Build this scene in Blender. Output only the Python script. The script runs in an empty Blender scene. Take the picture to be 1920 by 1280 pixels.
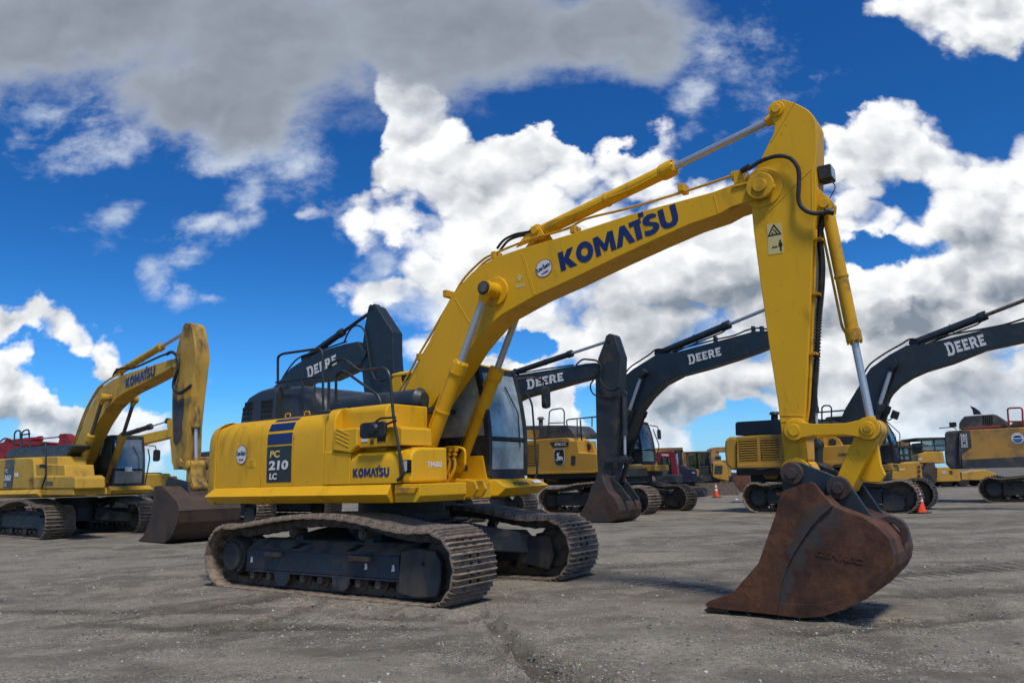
import bpy, bmesh, math, random
from mathutils import Vector, noise
from math import radians, sin, cos, pi, atan2, hypot
random.seed(7)
S = bpy.context.scene
COL = S.collection
# ------------------------------------------------------------------ camera, sky, sun, exposure
F_PX, PITCH, ROLL, CAM_H = 1420.0, radians(10.28), radians(1.5), 1.335
_f = Vector((0, cos(PITCH), sin(PITCH))); _r = Vector((1, 0, 0)); _u = _r.cross(_f)
C_R = _r * cos(ROLL) - _u * sin(ROLL); C_U = _u * cos(ROLL) + _r * sin(ROLL); C_F = _f
cd = bpy.data.cameras.new('camera'); cam = bpy.data.objects.new('camera', cd); COL.objects.link(cam)
from mathutils import Matrix
cam.matrix_world = Matrix(((C_R.x, C_U.x, -C_F.x, 0), (C_R.y, C_U.y, -C_F.y, 0), (C_R.z, C_U.z, -C_F.z, CAM_H), (0, 0, 0, 1)))
cd.sensor_width = 36; cd.lens = F_PX / 1920 * 36; cd.clip_end = 8000; cd.clip_start = .05
S.camera = cam
S.view_settings.view_transform = 'Standard'; S.view_settings.look = 'None'
S.view_settings.exposure = 0.0; S.view_settings.gamma = 1
S.cycles.max_bounces = 6; S.cycles.diffuse_bounces = 2; S.cycles.glossy_bounces = 3; S.cycles.transparent_max_bounces = 10; S.cycles.transmission_bounces = 3
S.cycles.caustics_reflective = False; S.cycles.caustics_refractive = False
S.cycles.use_adaptive_sampling = True; S.cycles.adaptive_threshold = .03; S.cycles.use_denoising = True
SUN_EL, SUN_AZ = radians(60), radians(158)      # azimuth clockwise from +Y (camera looks along +Y)
sd = bpy.data.lights.new('sun', 'SUN'); sd.energy = 3.0; sd.angle = radians(10); sd.color = (1, .96, .9)
so = bpy.data.objects.new('sun', sd); COL.objects.link(so)
sv = Vector((sin(SUN_AZ) * cos(SUN_EL), cos(SUN_AZ) * cos(SUN_EL), sin(SUN_EL)))
so.rotation_euler = sv.to_track_quat('Z', 'Y').to_euler(); so.location = (0, -5, 30)

def ray(px, py):
    return C_R * ((px - 960) / F_PX) - C_U * ((py - 640) / F_PX) + C_F
def ground_at(px, py, z=0):
    d = ray(px, py); t = (z - CAM_H) / d.z
    return (d.x * t, d.y * t)
def lin(c):
    return tuple(((v / 255) / 12.92 if v / 255 <= .04045 else ((v / 255 + .055) / 1.055) ** 2.4) for v in c)

class NT:
    def __init__(s, tree): s.t = tree; s.n = tree.nodes; s.l = tree.links
    def set(s, inp, v):
        if hasattr(v, 'is_output') or isinstance(v, bpy.types.NodeSocket): s.l.new(v, inp)
        else:
            if inp.type == 'RGBA' and len(v) == 3: v = tuple(v) + (1,)
            inp.default_value = v
    def m(s, op, a, b=0.0, c=0.0, clamp=False):
        n = s.n.new('ShaderNodeMath'); n.operation = op; n.use_clamp = clamp
        s.set(n.inputs[0], a); s.set(n.inputs[1], b); s.set(n.inputs[2], c); return n.outputs[0]
    def v(s, op, a, b=(0, 0, 0), sc=None):
        n = s.n.new('ShaderNodeVectorMath'); n.operation = op
        s.set(n.inputs[0], a); s.set(n.inputs[1], b)
        if sc is not None: s.set(n.inputs['Scale'], sc)
        return n.outputs['Value'] if op in ('LENGTH', 'DOT_PRODUCT', 'DISTANCE') else n.outputs['Vector']
    def noise(s, vec, scale, detail=5, rough=.55, dist=0.0, color=False, dim='3D'):
        n = s.n.new('ShaderNodeTexNoise'); n.noise_dimensions = dim; s.set(n.inputs['Vector'], vec)
        n.inputs['Scale'].default_value = scale; n.inputs['Detail'].default_value = detail
        n.inputs['Roughness'].default_value = rough; n.inputs['Distortion'].default_value = dist
        return n.outputs['Color' if color else 'Fac']
    def vor(s, vec, scale, feat='F1', rnd=1.0, smooth=.3, detail=0, dim='3D'):
        n = s.n.new('ShaderNodeTexVoronoi'); n.voronoi_dimensions = dim; n.feature = feat; s.set(n.inputs['Vector'], vec)
        n.inputs['Scale'].default_value = scale; n.inputs['Randomness'].default_value = rnd
        n.inputs['Detail'].default_value = detail
        if feat == 'SMOOTH_F1': n.inputs['Smoothness'].default_value = smooth
        return n.outputs['Distance']
    def ramp(s, v, lo, hi, a=0.0, b=1.0, smooth=True):
        n = s.n.new('ShaderNodeMapRange'); n.interpolation_type = 'SMOOTHSTEP' if smooth else 'LINEAR'
        s.set(n.inputs[0], v); s.set(n.inputs[1], lo); s.set(n.inputs[2], hi); s.set(n.inputs[3], a); s.set(n.inputs[4], b)
        return n.outputs[0]
    def mix(s, f, a, b):
        n = s.n.new('ShaderNodeMix'); n.data_type = 'RGBA'
        s.set(n.inputs[0], f); s.set(n.inputs[6], a); s.set(n.inputs[7], b); return n.outputs[2]
    def comb(s, x, y, z):
        n = s.n.new('ShaderNodeCombineXYZ')
        for i, q in enumerate((x, y, z)): s.set(n.inputs[i], q)
        return n.outputs[0]
    def sep(s, v):
        n = s.n.new('ShaderNodeSeparateXYZ'); s.set(n.inputs[0], v); return n.outputs
    def bump(s, h, strength=.3, dist=.01, normal=None):
        n = s.n.new('ShaderNodeBump'); s.set(n.inputs['Height'], h)
        n.inputs['Strength'].default_value = strength; n.inputs['Distance'].default_value = dist
        if normal: s.set(n.inputs['Normal'], normal)
        return n.outputs[0]

# ------------------------------------------------------------------ the sky: Nishita blue with cumulus
W = bpy.data.worlds.new('World'); S.world = W; W.use_nodes = True
W.cycles.sampling_method = 'MANUAL'; W.cycles.sample_map_resolution = 512
w = NT(W.node_tree); w.n.clear()
geo = w.n.new('ShaderNodeTexCoord'); D3 = geo.outputs['Generated']
sky = w.n.new('ShaderNodeTexSky'); sky.sky_type = 'NISHITA'; sky.sun_disc = False
sky.sun_elevation = SUN_EL; sky.sun_rotation = SUN_AZ; sky.air_density = 1.0; sky.dust_density = .3; sky.ozone_density = 4
dx, dy, dz = w.sep(D3)
ay = w.m('MAXIMUM', w.m('ABSOLUTE', dy), .06)
uu = w.m('DIVIDE', dx, ay); vv = w.m('DIVIDE', dz, ay)
P2 = w.comb(uu, vv, 0)
PP = w.comb(uu, w.m('MULTIPLY', vv, 1.25), 0)
warp = w.v('SUBTRACT', w.noise(PP, 3.6, 3, .55, color=True, dim='2D'), (.5, .5, .5))
fine = w.v('SCALE', w.v('SUBTRACT', w.noise(PP, 16, 4, .6, color=True, dim='2D'), (.5, .5, .5)), sc=.030)
PW = w.v('ADD', w.v('ADD', P2, w.v('SCALE', fine, sc=1.8)), w.v('SCALE', warp, sc=.13))
def uv(px, py):
    d = ray(px, py); return d.x / d.y, d.z / d.y
def blobs(lst):
    out = None
    for (px, py, a, b) in lst:
        u0, v0 = uv(px, py)
        q = w.v('MULTIPLY', w.v('SUBTRACT', PW, (u0, v0, 0)), (F_PX / a, F_PX / b, 0))
        e = w.m('SUBTRACT', 1.0, w.v('LENGTH', q))
        out = e if out is None else w.m('MAXIMUM', out, e)
    return out
WHITE = [(770, 290, 140, 170), (960, 400, 290, 190), (1160, 300, 120, 110), (720, 400, 150, 70), (900, 530, 230, 120), (1200, 520, 340, 230), (1330, 400, 120, 110),
         (1000, 640, 260, 110), (1280, 680, 330, 150), (1500, 470, 190, 290), (1000, 300, 110, 90),
         (1680, 300, 170, 130), (1850, 340, 200, 130), (1640, 400, 120, 80), (1860, 480, 220, 170), (1600, 640, 170, 140), (1800, 650, 320, 170), (1640, 760, 360, 110), (1900, 760, 200, 90),
         (1870, 30, 230, 90), (1050, 775, 100, 55), (1235, 810, 90, 50), (950, 700, 70, 60), (1480, 800, 130, 50),
         (20, 600, 100, 40), (110, 640, 90, 60), (195, 665, 75, 55), (0, 700, 80, 65), (20, 760, 90, 70), (120, 805, 150, 60), (270, 775, 140, 80), (740, 560, 120, 50)]
WISP = [(300, 525, 55, 80), (390, 430, 130, 45), (365, 480, 70, 40), (490, 360, 70, 90), (560, 300, 90, 110), (1360, 110, 150, 120), (1450, 185, 140, 50), (400, 575, 50, 35), (830, 575, 160, 60), (230, 410, 60, 80), (1300, 190, 90, 60), (80, 225, 130, 60), (220, 285, 150, 50), (420, 270, 150, 60), (700, 480, 80, 60)]
GREY = [(150, 40, 460, 200), (480, 90, 330, 230), (850, 40, 480, 190), (1120, 50, 250, 150), (350, 180, 230, 110), (470, 200, 120, 110), (1500, -90, 300, 80), (150, -200, 900, 240), (1000, -220, 900, 260)]
BASE = [(1330, 590, 260, 75), (1290, 720, 220, 75), (1130, 560, 160, 40), (1890, 500, 120, 110), (1720, 625, 150, 25), (1860, 720, 150, 60), (1800, 95, 130, 25), (1000, 740, 80, 25), (20, 815, 90, 25), (1450, 660, 90, 50), (180, 810, 120, 25), (150, 690, 60, 20)]
HOLES = [(1665, 488, 170, 58), (1060, 225, 190, 55), (640, 240, 100, 150), (60, 690, 80, 60), (150, 725, 180, 45), (1340, 800, 130, 60), (1150, 800, 60, 90), (1480, 225, 110, 110), (965, 650, 70, 35), (1560, 150, 130, 110), (320, 690, 100, 80)]
def relief(off):
    q = w.v('ADD', w.v('ADD', PP, fine), off)
    a = w.vor(q, 9, dim='2D'); b = w.vor(q, 21, dim='2D'); c_ = w.vor(q, 50, dim='2D')
    n = w.noise(q, 5.0, 6, .50, dim='2D')
    dome = lambda d, k: w.m('MULTIPLY', w.m('SUBTRACT', .45, w.m('MULTIPLY', d, d)), k)
    return n, w.m('ADD', dome(a, .55), w.m('ADD', dome(b, .30), dome(c_, .10)))
n1, h1 = relief((0, 0, 0)); n2, h2 = relief((-.011, .022, 0))
N = w.m('ADD', w.m('MULTIPLY', w.m('SUBTRACT', n1, .5), 1.9), w.m('MULTIPLY', w.m('SUBTRACT', h1, .30), 1.1))
mW = blobs(WHITE); mG = blobs(GREY); mS = blobs(WISP); mB = blobs(BASE); mH = w.m('MAXIMUM', blobs(HOLES), 0.0)
dW = w.m('SUBTRACT', w.m('ADD', w.m('MULTIPLY', w.m('MINIMUM', mW, .55), 1.15), N), w.m('MULTIPLY', mH, 1.5))
n_w = w.noise(w.v('ADD', w.v('MULTIPLY', PP, (1, 1.2, 1)), (7, 3, 0)), 7, 8, .62, .12, dim='2D')
Nw = w.m('MULTIPLY', w.m('SUBTRACT', n_w, .5), 3.0)
dG = w.m('ADD', w.m('MULTIPLY', mG, 1.5), w.m('ADD', w.m('MULTIPLY', N, .22), w.m('MULTIPLY', Nw, .38)))
dS = w.m('ADD', w.m('MULTIPLY', mS, .9), Nw)
aW = w.ramp(dW, -.12, .30); aG = w.ramp(dG, -.15, .75); aS = w.ramp(dS, .05, 1.3, 0, .8)
rel = w.m('ADD', w.m('MULTIPLY', w.m('SUBTRACT', n1, n2), 2.4), w.m('MULTIPLY', w.m('SUBTRACT', h1, h2), 1.7))
base = w.ramp(w.m('ADD', mB, w.m('MULTIPLY', Nw, .10)), -.75, .85)
edge = w.ramp(dW, .10, 1.0)
lum = w.m('ADD', w.m('MULTIPLY', rel, 1.05), w.m('SUBTRACT', .97, w.m('ADD', w.m('MULTIPLY', base, .60), w.m('MULTIPLY', edge, .26))))
lum = w.ramp(lum, -.10, 1.02, smooth=False)
cW = w.mix(lum, lin((132, 143, 157)), (1.02, 1.03, 1.04))
lumG = w.m('ADD', w.m('MULTIPLY', rel, .12), w.m('SUBTRACT', w.m('ADD', .68, w.m('MULTIPLY', Nw, .10)), w.m('MULTIPLY', w.ramp(dG, -.05, 1.05), .48)), clamp=True)
cG = w.mix(lumG, lin((124, 132, 144)), lin((204, 214, 230)))
cS = w.mix(w.m('ADD', .55, rel, clamp=True), lin((180, 200, 225)), lin((242, 247, 252)))
skyc = w.n.new('ShaderNodeHueSaturation'); w.set(skyc.inputs['Color'], sky.outputs[0]); skyc.inputs['Saturation'].default_value = 1.18
blue = w.v('MULTIPLY', skyc.outputs[0], (.066, .110, .150))
blue = w.v('MULTIPLY', blue, w.mix(w.ramp(dz, .06, .34), (.60, .88, 1.02), (.34, .60, .71)))
c = w.mix(aS, blue, cS)
c = w.mix(aW, c, cW)
c = w.mix(aG, c, cG)
c = w.mix(w.ramp(dz, .0, .12, .5, 0), c, lin((176, 210, 240)))
c = w.mix(w.ramp(dz, -.02, .0), lin((120, 117, 112)), c)
bg = w.n.new('ShaderNodeBackground'); w.set(bg.inputs[0], c); bg.inputs[1].default_value = 1.0
wo = w.n.new('ShaderNodeOutputWorld'); w.l.new(bg.outputs[0], wo.inputs[0])

# ------------------------------------------------------------------ materials
MATS = {}
def material(name, color, rough=.5, metal=0.0, dirt=None, dirt_amt=.3, scale=3.0, bump=0.0, bscale=40, coat=0.0, var=.12, streak=False, spec=.5):
    if name in MATS: return MATS[name]
    m = bpy.data.materials.new(name); m.use_nodes = True; t = NT(m.node_tree); p = t.n['Principled BSDF']
    tc = t.n.new('ShaderNodeTexCoord').outputs['Object']
    vec = t.v('MULTIPLY', tc, (1, 1, .35)) if streak else tc
    col = color
    n = t.noise(tc, scale * .6, 4, .6)
    col = t.mix(t.ramp(n, .3, .7), tuple(v * (1 - var) for v in color), tuple(min(1, v * (1 + var)) for v in color))
    rg = t.ramp(t.noise(tc, scale * 4, 5, .6), .3, .7, max(.05, rough - .08), min(1, rough + .14))
    if 'track_steel' in name:
        rn_ = t.n.new('ShaderNodeObjectInfo').outputs['Random']; col = t.mix(t.m('MULTIPLY', rn_, .55), col, tuple(v * .45 for v in color))
    if dirt:
        d = t.noise(vec, scale, 9, .66, .3)
        th = .72 - dirt_amt * .5
        f = t.ramp(d, th - .10, th + .10)
        col = t.mix(f, col, dirt); rg = t.mix(f, rg, (.85, .85, .85))
    if dirt:
        sp = t.noise(t.v('MULTIPLY', tc, (1, 1, .6)), scale * 9, 6, .72, .6)
        col = t.mix(t.ramp(sp, .615, .68, 0, .55), col, tuple(.35 * a + .25 * b for a, b in zip(color, dirt)))
        ox_, oy_, oz_ = t.sep(tc)
        st = t.noise(t.comb(t.m('MULTIPLY', ox_, 9), t.m('MULTIPLY', oy_, 9), t.m('MULTIPLY', oz_, .9)), 1.6, 5, .6)
        col = t.mix(t.ramp(st, .58, .74, 0, .22 + dirt_amt * .4), col, dirt)
    t.set(p.inputs['Base Color'], col); t.set(p.inputs['Roughness'], rg)
    p.inputs['Metallic'].default_value = metal
    p.inputs['Specular IOR Level'].default_value = spec
    if coat: p.inputs['Coat Weight'].default_value = coat; p.inputs['Coat Roughness'].default_value = .15
    if bump: t.set(p.inputs['Normal'], t.bump(t.noise(tc, bscale, 6, .6), bump, .01))
    MATS[name] = m; return m
GRIME = (.055, .045, .035)
Y = material('yellow_paint', (.74, .392, .010), .42, dirt=(.40, .22, .02), dirt_amt=.16, scale=2.2, spec=.28, var=.035, streak=True)
YA = material('yellow_paint_worn', (.64, .338, .014), .5, dirt=(.26, .15, .04), dirt_amt=.26, scale=3.5, spec=.25, var=.08)
YB = material('yellow_paint_faded', (.56, .33, .04), .55, spec=.25, dirt=(.20, .13, .06), dirt_amt=.22, scale=1.3, var=.12, streak=True)
YBA = material('yellow_paint_greasy', (.52, .30, .04), .6, dirt=(.07, .045, .025), dirt_amt=.32, scale=1.5, var=.2, streak=True)
YD = material('ochre_paint', (.50, .275, .045), .5, spec=.25, dirt=(.22, .14, .06), dirt_amt=.20, scale=1.2, var=.08, streak=True)
YV = material('orange_paint', (.52, .28, .06), .5, dirt=(.30, .18, .07), dirt_amt=.4, scale=1.2, var=.06)
YH = material('tan_orange_paint', (.50, .26, .07), .6, dirt=(.2, .12, .05), dirt_amt=.5, scale=1.0, var=.15)
CW = material('counterweight_paint', (.68, .365, .03), .5, dirt=(.42, .24, .04), dirt_amt=.25, scale=2.2, spec=.25, bump=.25, bscale=60, var=.07, streak=True)
DB = material('boom_black_paint', (.017, .026, .033), .42, dirt=(.05, .05, .048), dirt_amt=.18, scale=2.0, var=.15)
DBA = material('arm_black_worn', (.021, .028, .033), .55, dirt=(.06, .05, .04), dirt_amt=.30, scale=2.2, var=.2)
DUST = material('dusty_frame_top', (.045, .046, .048), .8, dirt=(.11, .095, .078), dirt_amt=.5, scale=5, bump=.2, var=.2)
NAVYD = material('navy_dusty', (.022, .028, .036), .6, dirt=(.075, .062, .050), dirt_amt=.42, scale=3.5, bump=.15, var=.2, streak=True)
NAVY = material('navy_frame_paint', (.017, .026, .040), .5, dirt=(.075, .065, .055), dirt_amt=.22, scale=4, bump=.1, var=.2)
BLK = material('black_metal', (.014, .016, .018), .5, dirt=(.05, .05, .048), dirt_amt=.3, scale=3, var=.2)
HOOD = material('hood_dark_paint', (.024, .033, .040), .45, dirt=(.06, .06, .06), dirt_amt=.2, scale=2, var=.15)
GRY = material('charcoal_casting', (.045, .050, .055), .6, dirt=(.12, .11, .10), dirt_amt=.35, scale=1.8, bump=.2, var=.12)
STEEL = material('track_steel', (.155, .118, .090), .6, .15, dirt=(.30, .23, .17), dirt_amt=.46, scale=9, bump=.5, bscale=50, var=.35)
STEELD = material('track_chain_steel', (.060, .048, .038), .75, .1, dirt=(.12, .095, .075), dirt_amt=.5, scale=8, bump=.4, var=.3)
CHROME = material('chrome_rod', (.50, .51, .52), .30, .55, var=.03, scale=.25)
RUBBER = material('black_rubber', (.012, .012, .013), .55, dirt=(.05, .045, .04), dirt_amt=.3, scale=6)
HOLE = material('dark_recess', (.004, .004, .004), .9, var=0)
WHT = material('white_vinyl', (.72, .72, .70), .5, dirt=(.4, .38, .34), dirt_amt=.2, scale=10, var=.04)
BLUEV = material('blue_vinyl', (.012, .026, .105), .4, var=.1)
DKV = material('charcoal_vinyl', (.022, .028, .028), .4, var=.1)
REDV = material('red_vinyl', (.35, .02, .02), .5)
ORNG = material('cone_orange', (.90, .085, .02), .5, dirt=(.4, .08, .04), dirt_amt=.15, scale=12)
REDP = material('red_machine_paint', (.26, .012, .012), .4, dirt=(.12, .02, .015), dirt_amt=.3, scale=2)
CRIM = material('crimson_machine_paint', (.19, .010, .022), .4, dirt=(.12, .02, .03), dirt_amt=.3, scale=3)
NVYM = material('dark_blue_machine_paint', (.008, .012, .035), .45, dirt=(.04, .04, .05), dirt_amt=.3, scale=2)
BRASS = material('hose_fitting', (.30, .20, .06), .5, .4, dirt=(.06, .04, .02), dirt_amt=.5, scale=20)
LAMPG = material('work_light_lens', (.55, .56, .55), .15, var=.05)
SEATM = material('seat_fabric', (.03, .033, .035), .8)
SIGNY = material('pale_sticker_yellow', (.62, .50, .20), .6, var=.04)
def rust(name, a, b, grey, amt=.45, seed=0.0, scale=2.2):
    m = bpy.data.materials.new(name); m.use_nodes = True; t = NT(m.node_tree); p = t.n['Principled BSDF']
    tc = t.v('ADD', t.n.new('ShaderNodeTexCoord').outputs['Object'], (seed, seed, seed))
    n = t.noise(tc, scale, 8, .62, .4); n2 = t.noise(tc, scale * 6, 8, .7)
    c = t.mix(t.ramp(n, .34, .66), a, b)
    c = t.mix(t.ramp(n2, .40, .75, 0, .55), c, tuple(v * .45 for v in a))
    g = t.ramp(t.noise(t.v('ADD', tc, (3, 5, 9)), scale * .7, 7, .6, .5), 1 - amt - .06, 1 - amt + .08)
    c = t.mix(g, c, grey)
    t.set(p.inputs['Base Color'], c); t.set(p.inputs['Roughness'], t.mix(g, t.ramp(n2, .3, .7, .6, .9), (.5, .5, .5)))
    p.inputs['Metallic'].default_value = .1
    t.set(p.inputs['Normal'], t.bump(t.m('ADD', n2, t.m('MULTIPLY', t.noise(tc, scale * 26, 5, .6), .5)), .35, .012))
    MATS[name] = m; return m
RUST = rust('rusty_steel', (.052, .021, .013), (.150, .060, .024), (.048, .044, .042), .30, scale=2.6)
RUSTD = rust('dark_rusty_steel', (.060, .030, .022), (.11, .060, .042), (.055, .048, .043), .5, 4.0)
RUSTR = rust('red_rusty_steel', (.11, .04, .03), (.20, .08, .05), (.10, .07, .06), .35, 8.0)
def glass(name, tint=(.55, .75, .78), alpha=.35, rough=.03, dcol=(.42, .50, .50)):
    m = bpy.data.materials.new(name); m.use_nodes = True; t = NT(m.node_tree); t.n.clear()
    g = t.n.new('ShaderNodeBsdfGlossy'); g.inputs[0].default_value = (1, 1, 1, 1); g.inputs['Roughness'].default_value = rough
    tr = t.n.new('ShaderNodeBsdfTransparent'); tr.inputs[0].default_value = tint + (1,)
    df = t.n.new('ShaderNodeBsdfDiffuse'); df.inputs[0].default_value = tuple(dcol) + (1,)
    fr = t.n.new('ShaderNodeFresnel'); fr.inputs[0].default_value = 1.75
    m1 = t.n.new('ShaderNodeMixShader'); tc = t.n.new('ShaderNodeTexCoord').outputs['Object']
    t.set(m1.inputs[0], t.ramp(t.noise(tc, 2.5, 6, .6), .3, .8, alpha * .4, alpha)); t.l.new(tr.outputs[0], m1.inputs[1]); t.l.new(df.outputs[0], m1.inputs[2])
    m2 = t.n.new('ShaderNodeMixShader'); t.set(m2.inputs[0], fr.outputs[0]); t.l.new(m1.outputs[0], m2.inputs[1]); t.l.new(g.outputs[0], m2.inputs[2])
    o = t.n.new('ShaderNodeOutputMaterial'); t.l.new(m2.outputs[0], o.inputs[0]); return m
GLASS = glass('cab_glass', (.84, .95, .96), .42); GLASSD = glass('cab_glass_dusty', (.42, .60, .60), .35)

# ------------------------------------------------------------------ mesh helpers (local frame of a machine: x forward, y left, z up; R = -y, the camera's side)
class MB:
    def __init__(s): s.bm = bmesh.new()
    def face(s, pts):
        try: return s.bm.faces.new([s.bm.verts.new(p) for p in pts])
        except ValueError: return None
    def loft(s, rings, cap=True, close=True):
        vs = [[s.bm.verts.new(p) for p in r] for r in rings]; n = len(vs[0])
        for a, b in zip(vs[:-1], vs[1:]):
            for i in range(n if close else n - 1):
                j = (i + 1) % n
                try: s.bm.faces.new((a[i], a[j], b[j], b[i]))
                except ValueError: pass
        if cap:
            for r in (vs[0][::-1], vs[-1]):
                try: s.bm.faces.new(r)
                except ValueError: pass
    def prism(s, pts, R0, R1):          # (x,z) outline, between two side planes
        s.loft([[(x, -R0, z) for x, z in pts], [(x, -R1, z) for x, z in pts]])
    def xext(s, pts, x0, x1):           # (R,z) cross-section along x
        s.loft([[(x0, -r, z) for r, z in pts], [(x1, -r, z) for r, z in pts]])
    def plan(s, pts, z0, z1):           # (x,R) plan
        s.loft([[(x, -r, z0) for x, r in pts], [(x, -r, z1) for x, r in pts]])
    def box(s, x0, x1, R0, R1, z0, z1): s.prism([(x0, z0), (x1, z0), (x1, z1), (x0, z1)], R0, R1)
    def cyl(s, a, b, r, n=20, r2=None):
        a = Vector(a); b = Vector(b); d = (b - a).normalized()
        u = d.orthogonal().normalized(); v = d.cross(u); r2 = r if r2 is None else r2
        s.loft([[a + (u * cos(2 * pi * i / n) + v * sin(2 * pi * i / n)) * r for i in range(n)],
                [b + (u * cos(2 * pi * i / n) + v * sin(2 * pi * i / n)) * r2 for i in range(n)]])
    def disc(s, x, z, R0, R1, r, n=24, r2=None): s.cyl((x, -R0, z), (x, -R1, z), r, n, r2)
    def ringplate(s, x, z, R0, R1, r, ri, n=28, a0=0, a1=2 * pi):
        full = abs(a1 - a0 - 2 * pi) < 1e-6; k = n if full else n + 1
        A = [a0 + (a1 - a0) * i / n for i in range(k)]
        q = [[(x + rr * cos(t), -R, z + rr * sin(t)) for t in A] for rr, R in ((r, R0), (r, R1), (ri, R1), (ri, R0), (r, R0))]
        vs = [[s.bm.verts.new(p) for p in row] for row in q[:4]]; vs.append(vs[0])
        for a, b in zip(vs[:-1], vs[1:]):
            for i in range(k if full else k - 1):
                j = (i + 1) % k; s.bm.faces.new((a[i], a[j], b[j], b[i]))
        if not full:
            s.bm.faces.new([vs[i][0] for i in range(4)]); s.bm.faces.new([vs[i][-1] for i in range(4)])
    def tube(s, pts, r, n=8, smooth=True):
        P = [Vector(p) for p in pts]
        if smooth and len(P) > 2: P = catmull(P, 6)
        rings = []; up = None
        for i, p in enumerate(P):
            d = (P[min(i + 1, len(P) - 1)] - P[max(i - 1, 0)])
            if d.length < 1e-7: d = Vector((1, 0, 0))
            d.normalize()
            up = d.orthogonal().normalized() if up is None else (up - d * up.dot(d)).normalized()
            v = d.cross(up); rings.append([p + (up * cos(2 * pi * k / n) + v * sin(2 * pi * k / n)) * r for k in range(n)])
        s.loft(rings)
    def rail(s, pts, r, n=8, bend=.06):     # a bent pipe with rounded corners
        P = [Vector(p) for p in pts]; out = [P[0]]
        for a, b, c in zip(P[:-2], P[1:-1], P[2:]):
            k = min(bend, (a - b).length * .45, (c - b).length * .45)
            p0 = b + (a - b).normalized() * k; p1 = b + (c - b).normalized() * k
            out += [p0.lerp(b, t).lerp(b.lerp(p1, t), t) for t in (0, .33, .67, 1)]
        out.append(P[-1]); s.tube(out, r, n, False)
    def obj(s, name, mat, parent=None, bevel=0.0, smooth=32, seg=2):
        bmesh.ops.remove_doubles(s.bm, verts=s.bm.verts, dist=1e-5)
        bmesh.ops.recalc_face_normals(s.bm, faces=s.bm.faces)
        me = bpy.data.meshes.new(name); s.bm.to_mesh(me); s.bm.free()
        me.shade_smooth()
        me.set_sharp_from_angle(angle=radians(smooth))
        me.materials.append(mat)
        o = bpy.data.objects.new(name, me); COL.objects.link(o)
        if parent: o.parent = parent
        if bevel:
            b = o.modifiers.new('bevel', 'BEVEL'); b.width = bevel; b.segments = seg; b.limit_method = 'ANGLE'; b.angle_limit = radians(35); b.harden_normals = True
        return o
def catmull(P, k):
    out = []
    for i in range(len(P) - 1):
        p0 = P[max(i - 1, 0)]; p1 = P[i]; p2 = P[i + 1]; p3 = P[min(i + 2, len(P) - 1)]
        for j in range(k):
            t = j / k
            out.append(.5 * ((2 * p1) + (p2 - p0) * t + (2 * p0 - 5 * p1 + 4 * p2 - p3) * t * t + (3 * p1 - p0 - 3 * p2 + p3) * t ** 3))
    out.append(P[-1]); return out
def arc(cx, cz, r, a0, a1, n): return [(cx + r * cos(radians(a0 + (a1 - a0) * i / n)), cz + r * sin(radians(a0 + (a1 - a0) * i / n))) for i in range(n + 1)]
def rrect(x0, x1, z0, z1, r, n=4):
    return arc(x0 + r, z0 + r, r, 180, 270, n) + arc(x1 - r, z0 + r, r, 270, 360, n) + arc(x1 - r, z1 - r, r, 0, 90, n) + arc(x0 + r, z1 - r, r, 90, 180, n)

class Thing:
    def __init__(s, name, label, cat, loc, yaw=0, group=None):
        o = bpy.data.objects.new(name, None); COL.objects.link(o); s.o = o
        o.location = (loc[0], loc[1], loc[2] if len(loc) > 2 else 0); o.rotation_euler = (0, 0, yaw)
        o['label'] = label; o['category'] = cat
        if group: o['group'] = group
        s.pos = Vector((loc[0], loc[1])); s.yaw = yaw
    def tr(s, pts, R=0.0):
        """points of the photograph carried onto the machine's own side plane R metres from its centre line -> local (x, z)"""
        out = []; n = Vector((sin(s.yaw), -cos(s.yaw))); p0 = s.pos + n * R
        for px, py in pts:
            d = ray(px, py); t = (p0.x * n.x + p0.y * n.y) / (d.x * n.x + d.y * n.y)
            q = Vector((d.x * t, d.y * t)) - p0
            out.append((q.x * cos(s.yaw) + q.y * sin(s.yaw), CAM_H + d.z * t))
        return out
    def t3(s, pts, R=0.0): return [(x, -R, z) for x, z in s.tr(pts, R)]

# ------------------------------------------------------------------ lettering
def flat_letters(shapes, name, mat, parent, frame, thick=.002):
    """shapes: list of closed 2D outlines (holes included); frame(u,v)->3D point"""
    cu = bpy.data.curves.new(name, 'CURVE'); cu.dimensions = '2D'; cu.fill_mode = 'BOTH'; cu.extrude = thick
    for pts in shapes:
        sp = cu.splines.new('POLY'); sp.points.add(len(pts) - 1)
        for q, (a, b) in zip(sp.points, pts): q.co = (a, b, 0, 1)
        sp.use_cyclic_u = True
    return _to_mesh(cu, name, mat, parent, frame)
def _to_mesh(cu, name, mat, parent, frame):
    tmp = bpy.data.objects.new('tmp', cu); COL.objects.link(tmp)
    bpy.context.view_layer.update()
    me = bpy.data.meshes.new_from_object(tmp.evaluated_get(bpy.context.evaluated_depsgraph_get()))
    bpy.data.objects.remove(tmp)
    for v in me.vertices:
        v.co = frame(v.co.x, v.co.y, v.co.z)
    me.materials.clear(); me.materials.append(mat); me.name = name
    o = bpy.data.objects.new(name, me); COL.objects.link(o); o.parent = parent
    return o
def frame2(p0, p1, R, W, H, h, out=.003, shear=0.0):
    """2D box W x H mapped so that its base runs p0->p1 (x,z) and its height is h"""
    ax = Vector((p1[0] - p0[0], p1[1] - p0[1])); L = ax.length; ax /= L; up = Vector((-ax.y, ax.x))
    def f(u, v, t):
        a = u / W * L + shear * v / H * h; b = v / H * h
        return Vector((p0[0] + ax.x * a + up.x * b, -(R + out + t), p0[1] + ax.y * a + up.y * b))
    return f
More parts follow.
